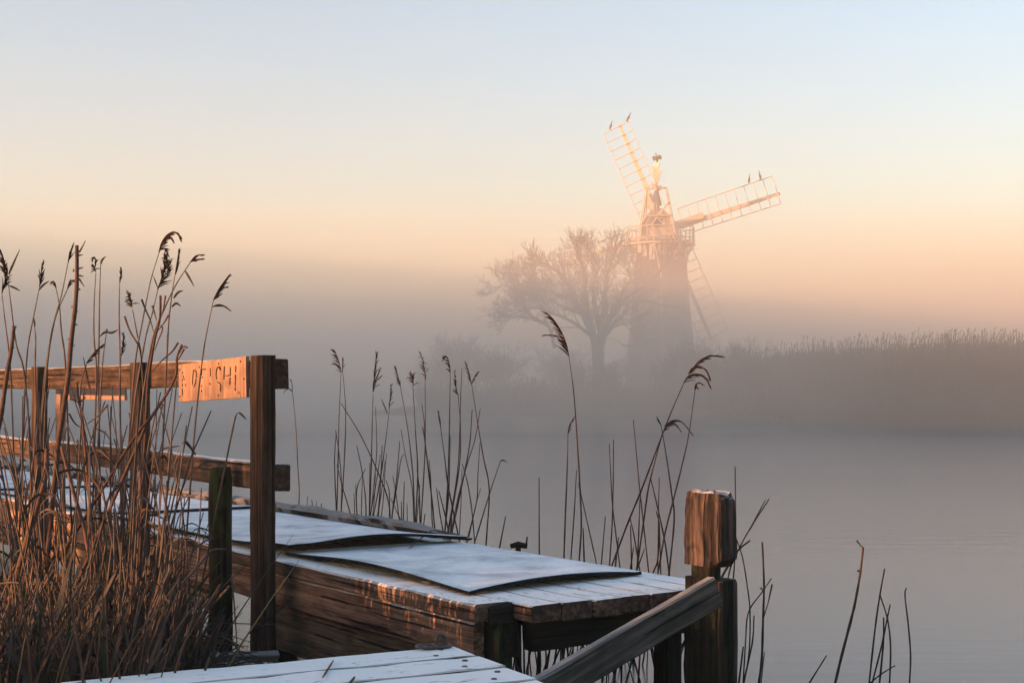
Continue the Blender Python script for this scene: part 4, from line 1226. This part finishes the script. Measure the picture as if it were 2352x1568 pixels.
def stalk(name, cf, Y, pts, r, label, twigs, tw_r=.0035):
    ax = to_ground(spline(line3(cf, pts, Y)), mudg)
    n = len(ax)
    t = thing(name, ax[-1], label, 'stalk')
    m = MB(); m.tube(ax, [r * (.72 + .4 * i / n) * (1 + .12 * noise.noise(Vector((i * 1.3, Y, 0)))) for i in range(n)], 8); m.make('stem', m_bark, t, ax[-1], smooth=True)
    for q in twigs:
        a = spline([P(*cf(p), Y - .002) for p in q])
        m = MB(); m.tube(a, [tw_r * (1.2 - .8 * i / (len(a) - 1)) for i in range(len(a))], 5); m.make('twig', m_bark, t, a[0])
stalk('dead_stalk', c1, 5.4, [(612,160),(614,300),(612,480),(600,650),(583,800),(562,980),(545,1200),(505,1480),(470,1700),(440,2000)], .0095, 'thick thorny dead stalk standing taller than the fence on the left',
      [[(630,215),(655,175),(682,122)],[(630,240),(662,235)],[(632,345),(665,335)],[(632,400),(668,408)],[(630,425),(650,455),(672,487)],[(612,690),(622,685)],[(575,650),(568,645)],[(605,790),(618,795)],[(560,905),(538,910)],[(585,370),(588,345)],[(630,505),(640,520)],[(590,960),(595,955)]])
stalk('dead_stalk', c1, 5.1, [(112,800),(92,980),(62,1150),(25,1400),(0,1560),(-60,1800)], .0085, 'broken dark stalk stub near the left frame edge', [[(120,820),(130,800)],[(105,970),(116,975)],[(60,1110),(48,1105)],[(50,1200),(45,1130)]])
stalk('dead_shrub', c1, 5.5, [(1280,560),(1275,740),(1235,900),(1205,1080),(1180,1250),(1165,1560),(1150,1900)], .006, 'dark leafless shrub with forked twigs in front of the middle fence post',
      [[(1130,590),(1160,670),(1200,760),(1225,850)],[(993,725),(1040,850),(1110,970),(1128,1080),(1140,1200)],[(1345,715),(1300,790),(1242,860)],[(1280,800),(1295,830),(1250,950),(1232,1000)],[(1215,640),(1250,760)],[(1320,560),(1300,680),(1260,800)]])
stalk('dead_shrub', c1, 5.3, [(1452,950),(1412,1050),(1405,1180),(1362,1290),(1280,1420),(1180,1570),(1120,1700)], .0055, 'dark crooked twig shrub below the orange notice board',
      [[(1495,975),(1460,970),(1425,1030)],[(1422,935),(1370,1010),(1290,1080),(1210,1170)],[(1470,985),(1440,1040),(1412,1090)]])
stalk('dead_shrub', c1, 5.2, [(612,1250),(630,1400),(655,1530),(680,1800)], .005, 'small dark forked shrub in front of the top rail', [[(560,1385),(610,1400),(632,1430)],[(680,1370),(650,1400),(634,1430)],[(715,1300),(690,1180),(665,1050)],[(550,1500),(600,1580),(660,1620)],[(860,1430),(780,1520),(670,1600)]])
# thick brown leaning stalk low in the reeds
stalk('dead_stalk', crop(0, 1000, 3.2667), 4.9, [(375,310),(360,540),(300,760),(240,960),(170,1200),(110,1420)], .011, 'thick pinkish leaning stalk low among the reeds on the left', [])
stalk('dead_stalk', crop(0, 1000, 3.2667), 5.0, [(490,290),(540,480),(610,740),(680,980),(720,1200)], .008, 'dark slanting stalk crossing the reeds between the first two fence posts', [])
stalk('dead_stalk', crop(0, 1000, 3.2667), 5.2, [(1250,10),(1080,210),(850,580),(700,820)], .006, 'long dark stalk leaning right across the middle fence post', [])

# ordinary stems of the left reed bed: a few shapes, each stem an object of its own
rv = random.Random(77)
variants = []
for k in range(14):
    m = MB()
    x = 0; y = 0; pts = []
    bx = rv.gauss(0, .05); by = rv.gauss(0, .05)
    for i in range(8):
        u = i / 7
        pts.append(Vector((bx * u + rv.gauss(0, .003) + .10 * (k % 3 - 1) * u ** 3, by * u, u)))
    pts = pts[::-1]
    m.tube(pts, [.0020 + .0018 * min(1, i / 4) for i in range(8)], 5)
    if k % 2:
        for q in range(2):
            p = pts[2 + q * 2]; s_ = rv.choice((-1, 1))
            lf = spline([p, p + Vector((.02 * s_, .01, .07)), p + Vector((.07 * s_, .01, .12)), p + Vector((.13 * s_, .02, .09 + rv.uniform(-.08, .05)))])
            m.ribbon(lf, [.002 + .0035 * math.sin(math.pi * min(1, .2 + i / len(lf) * .8)) for i in range(len(lf))], Vector((0, .5, .86)))
    me_o = m.make('bare_reed', m_reed, loc=Vector((0, 0, 0)), smooth=True)
    variants.append(me_o)
def left_spot(r, x0, x1, bmax=2.5, y0=4.5, y1=6.8):
    while True:
        px = r.uniform(x0, x1)
        dx = (px - CX) / F
        k = .825 * dx + .565
        Y = r.uniform(y0, min(y1, bmax / k))
        p = Vector((dx * Y, Y, 0)); p.z = mud_z(p.x, p.y)
        if p.dot(B) < bmax and p.z > -.02: return p, px
nleft = 0
for i in range(125):
    if i < 34: x0, x1 = 255, 350
    elif i < 54: x0, x1 = 90, 170
    else: x0, x1 = 0, 455
    p, px = left_spot(rv, x0, x1)
    top = rv.uniform(870, 1180) if px < 360 else rv.uniform(930, 1220)
    h = H - (top - HY) * p.y / F - p.z + .03
    src_ = variants[i % len(variants)]
    o = src_ if i < len(variants) else src_.copy()
    if i >= len(variants): col.objects.link(o)
    o.location = p - UP * .03
    o.scale = (rv.uniform(.9, 1.3), rv.uniform(.9, 1.3), h)
    o.rotation_euler = (rv.gauss(0, .05), rv.gauss(.02, .07), rv.uniform(0, 6.28))
    tag(o, 'thin reddish reed stem without a head in the thicket before the fence', 'reed', 'bare reed stems in the thicket before the fence')
# fallen and bent stems in front
FALL = [(c5, 4.75, [(1175,915),(1300,865),(1500,828),(1760,830),(1870,890),(1940,1000)], 'long arching fallen reed reaching right to the foot of the tall post', m_leaf, .005),
 (c5, 4.3, [(315,1000),(440,890),(555,780)], 'pale broken reed slanting up to the right at the lower left', m_leaf, .004),
 (c5, 4.3, [(70,910),(200,640),(310,385)], 'orange-brown broken reed slanting up near the lower left corner', m_reed, .005),
 (c5, 4.5, [(868,740),(885,900),(892,1090)], 'pale short stem standing upright before the fallen plank', m_leaf, .004),
 (c5, 4.4, [(430,1190),(620,1050),(900,950),(1170,860)], 'long low reed lying across the litter toward the gap under the jetty', m_leaf, .0045),
 (c5, 4.6, [(850,530),(790,590),(735,720)], 'pale curled leaf above the litter', m_leaf, .005),
 (c5, 5.0, [(1650,170),(1560,290),(1450,400)], 'sunlit broken reed stub pointing right before the mossy pile', m_reed, .006),
 (c5, 5.2, [(1440,430),(1500,470),(1540,540),(1565,640)], 'pale leaf curving down over the gap beneath the jetty', m_leaf, .004),
 (c5, 4.8, [(965,60),(1000,400),(1030,560),(1060,720)], 'bright straight reed in the centre of the dark litter', m_reed, .0045),
 (c5, 4.8, [(1335,100),(1290,480),(1215,800)], 'sunlit reed leaning right in the dark litter', m_reed, .0045),
 (c5, 5.3, [(1845,330),(1870,600),(1890,880)], 'thin reddish reed against the mossy pile', m_reed, .0035),
 (c5, 4.6, [(550,790),(545,900),(525,1130)], 'short orange stem upright in the litter', m_reed, .004),
 (c5, 5.6, [(2310,545),(2150,680),(1985,805)], 'thin black twig leaning against the tall fence post', m_dark, .0035),
 (c5, 4.4, [(0,405),(90,395),(170,400)], 'pale flat leaf at the left frame edge', m_leaf, .004),
 (c5, 4.2, [(760,1150),(900,1030),(1080,940)], 'grey fallen reed lying toward the short plank', m_leaf, .004)]
for i, (cf, Y, pts, lab, m_, r) in enumerate(FALL):
    ax = spline(line3(cf, pts, Y, .1))
    m = MB(); m.tube(ax, [r * (.5 + .5 * math.sin(math.pi * min(1, .2 + .8 * k / (len(ax) - 1)))) for k in range(len(ax))], 5)
    tag(m.make('fallen_reed', m_, loc=ax[-1], smooth=True), lab, 'reed', 'fallen reeds on the near bank')
# dense dead growth: uncountable
def thicket():
    r = random.Random(404)
    b, g = MB(), MB()
    for i in range(3600):
        p, px = left_spot(r, -120, 440 if i % 9 else 500, 2.52, 3.9 if i % 3 else 4.6, 6.9)
        lim = 1215 + max(0, px - 330) * 1.5 + 60 * noise.noise(Vector((px * .02, 0, 0)))
        top = r.triangular(lim, 1640, 1400)
        h = max(.12, H - (top - HY) * p.y / F - p.z)
        lean = Vector((r.gauss(.05, .20), r.gauss(0, .15), 0)) * h
        pts = [p - UP * .03, p + lean * .2 + UP * h * .4, p + lean * .6 + UP * h * .75, p + lean + UP * h]
        if r.random() < .3:                                      # broken over
            pts[3] = pts[2] + Vector((r.gauss(.05, .15), r.gauss(0, .1), -r.uniform(0, .25) * h))
        w = r.uniform(.002, .0042) * (2.4 if r.random() < .07 else 1)
        if r.random() < .55:
            (g if r.random() < .16 else b).ribbon(spline(pts, 2), [w * 1.4] * 5 + [w, w * .3], Vector((r.uniform(.5, 1), r.gauss(0, .5), 0)).normalized())
        else:
            b.tube(pts, [w, w, w * .9, w * .6], 4, cap=False)
    for i in range(1500):                                        # lying litter
        p, px = left_spot(r, -60, 470 if i % 6 else 560, 2.4, 3.7, 5.6)
        L = r.uniform(.1, .45); a = r.gauss(.2, .6)
        d = Vector((math.cos(a), math.sin(a), 0)) * L * r.choice((-1, 1))
        z = r.uniform(.02, .16)
        pts = [p + UP * z, p + d * .4 + UP * (z + r.uniform(0, .10)), p + d * .8 + UP * (z + r.gauss(.02, .05)), p + d + UP * max(.01, z + r.gauss(0, .08))]
        w = r.uniform(.002, .0045)
        b.ribbon(spline(pts, 2), [w] * 6 + [w * .3], Vector((0, .4, .9)))
    b.v and tag(b.make('reed_thicket', m_leaf, loc=P(250, 1500, 5)), 'dense dead reed thicket and litter at the foot of the fence', kind='stuff')
    tag(g.make('sedge_blades', m_green, loc=P(250, 1500, 5)), 'dark green sedge blades mixed in the thicket', kind='stuff')
thicket()

# unseen reeds added left of the frame, heights stepped to shade the low growth
def shade_reeds():
    r = random.Random(515)
    b = MB()
    S = Vector((math.sin(SUN_ROT), math.cos(SUN_ROT), 0)); T = Vector((-S.y, S.x, 0))
    for i in range(2900):
        lat = r.uniform(.6, 9.5); d = r.uniform(4.2, 12)
        p = T * lat * (1 if T.y > 0 else -1) + S * d
        if abs(p.x / max(.1, p.y)) < .40 and p.y > 0: continue
        p.z = .1
        h = (.35 if 4.5 < lat < 5.3 else 0.75 if 5.3 <= lat < 5.8 else 1.7 if lat > 4.6 else 1.3 if lat > 3.4 else 2.3) * r.uniform(.75, 1.1)
        q = p + Vector((r.gauss(0, .08), r.gauss(0, .08), h))
        b.tube([p, p.lerp(q, .5) + Vector((r.gauss(0, .02), r.gauss(0, .02), 0)), q], [.005, .0045, .003], 4, cap=False)
        for k in range(2):
            e = p.lerp(q, r.uniform(.3, .9)); a = r.uniform(0, 6.28)
            b.ribbon([e, e + Vector((math.cos(a) * .1, math.sin(a) * .1, .12)), e + Vector((math.cos(a) * .3, math.sin(a) * .3, .05))], [.005, .008, .001], Vector((-math.sin(a) * .7, math.cos(a) * .7, .7)))
    tag(b.make('reed_bed', m_leaf, loc=(-7, 3, .1)), 'unseen dead reeds added left of the frame to shade the near bank', kind='stuff')
shade_reeds()

# bits lying on the jetty and the boardwalk
def bit(cf, pts, z, lab, r, name='reed_fragment', lift=None):
    ax = []
    for i, p in enumerate(pts):
        x, y = cf(p); zz = z + (lift[i] if lift else 0) + r
        Y = (H - zz) * F / (y - HY); ax.append(P(x, y, Y))
    ax = spline(ax, 3)
    m = MB(); m.tube(ax, [r * .6] + [r] * (len(ax) - 2) + [r * .5], 5)
    tag(m.make(name, m_leaf, loc=ax[0], smooth=True), lab, 'reed')
bit(c6, [(1330,572),(1420,497),(1500,437),(1600,448),(1685,466),(1700,497)], ZD + .02, 'bent grey grass blade arching over the gap between the two front mats', .0028, 'grass_blade', (0, .02, .05, .045, .03, .0))
bit(c6, [(770,1398),(690,1525)], ZB + .001, 'reddish reed fragment lying across the first two boards of the boardwalk', .003)
bit(c6, [(928,1520),(880,1580)], ZB + .001, 'reddish reed fragment lying near the bottom edge on the boardwalk', .004)
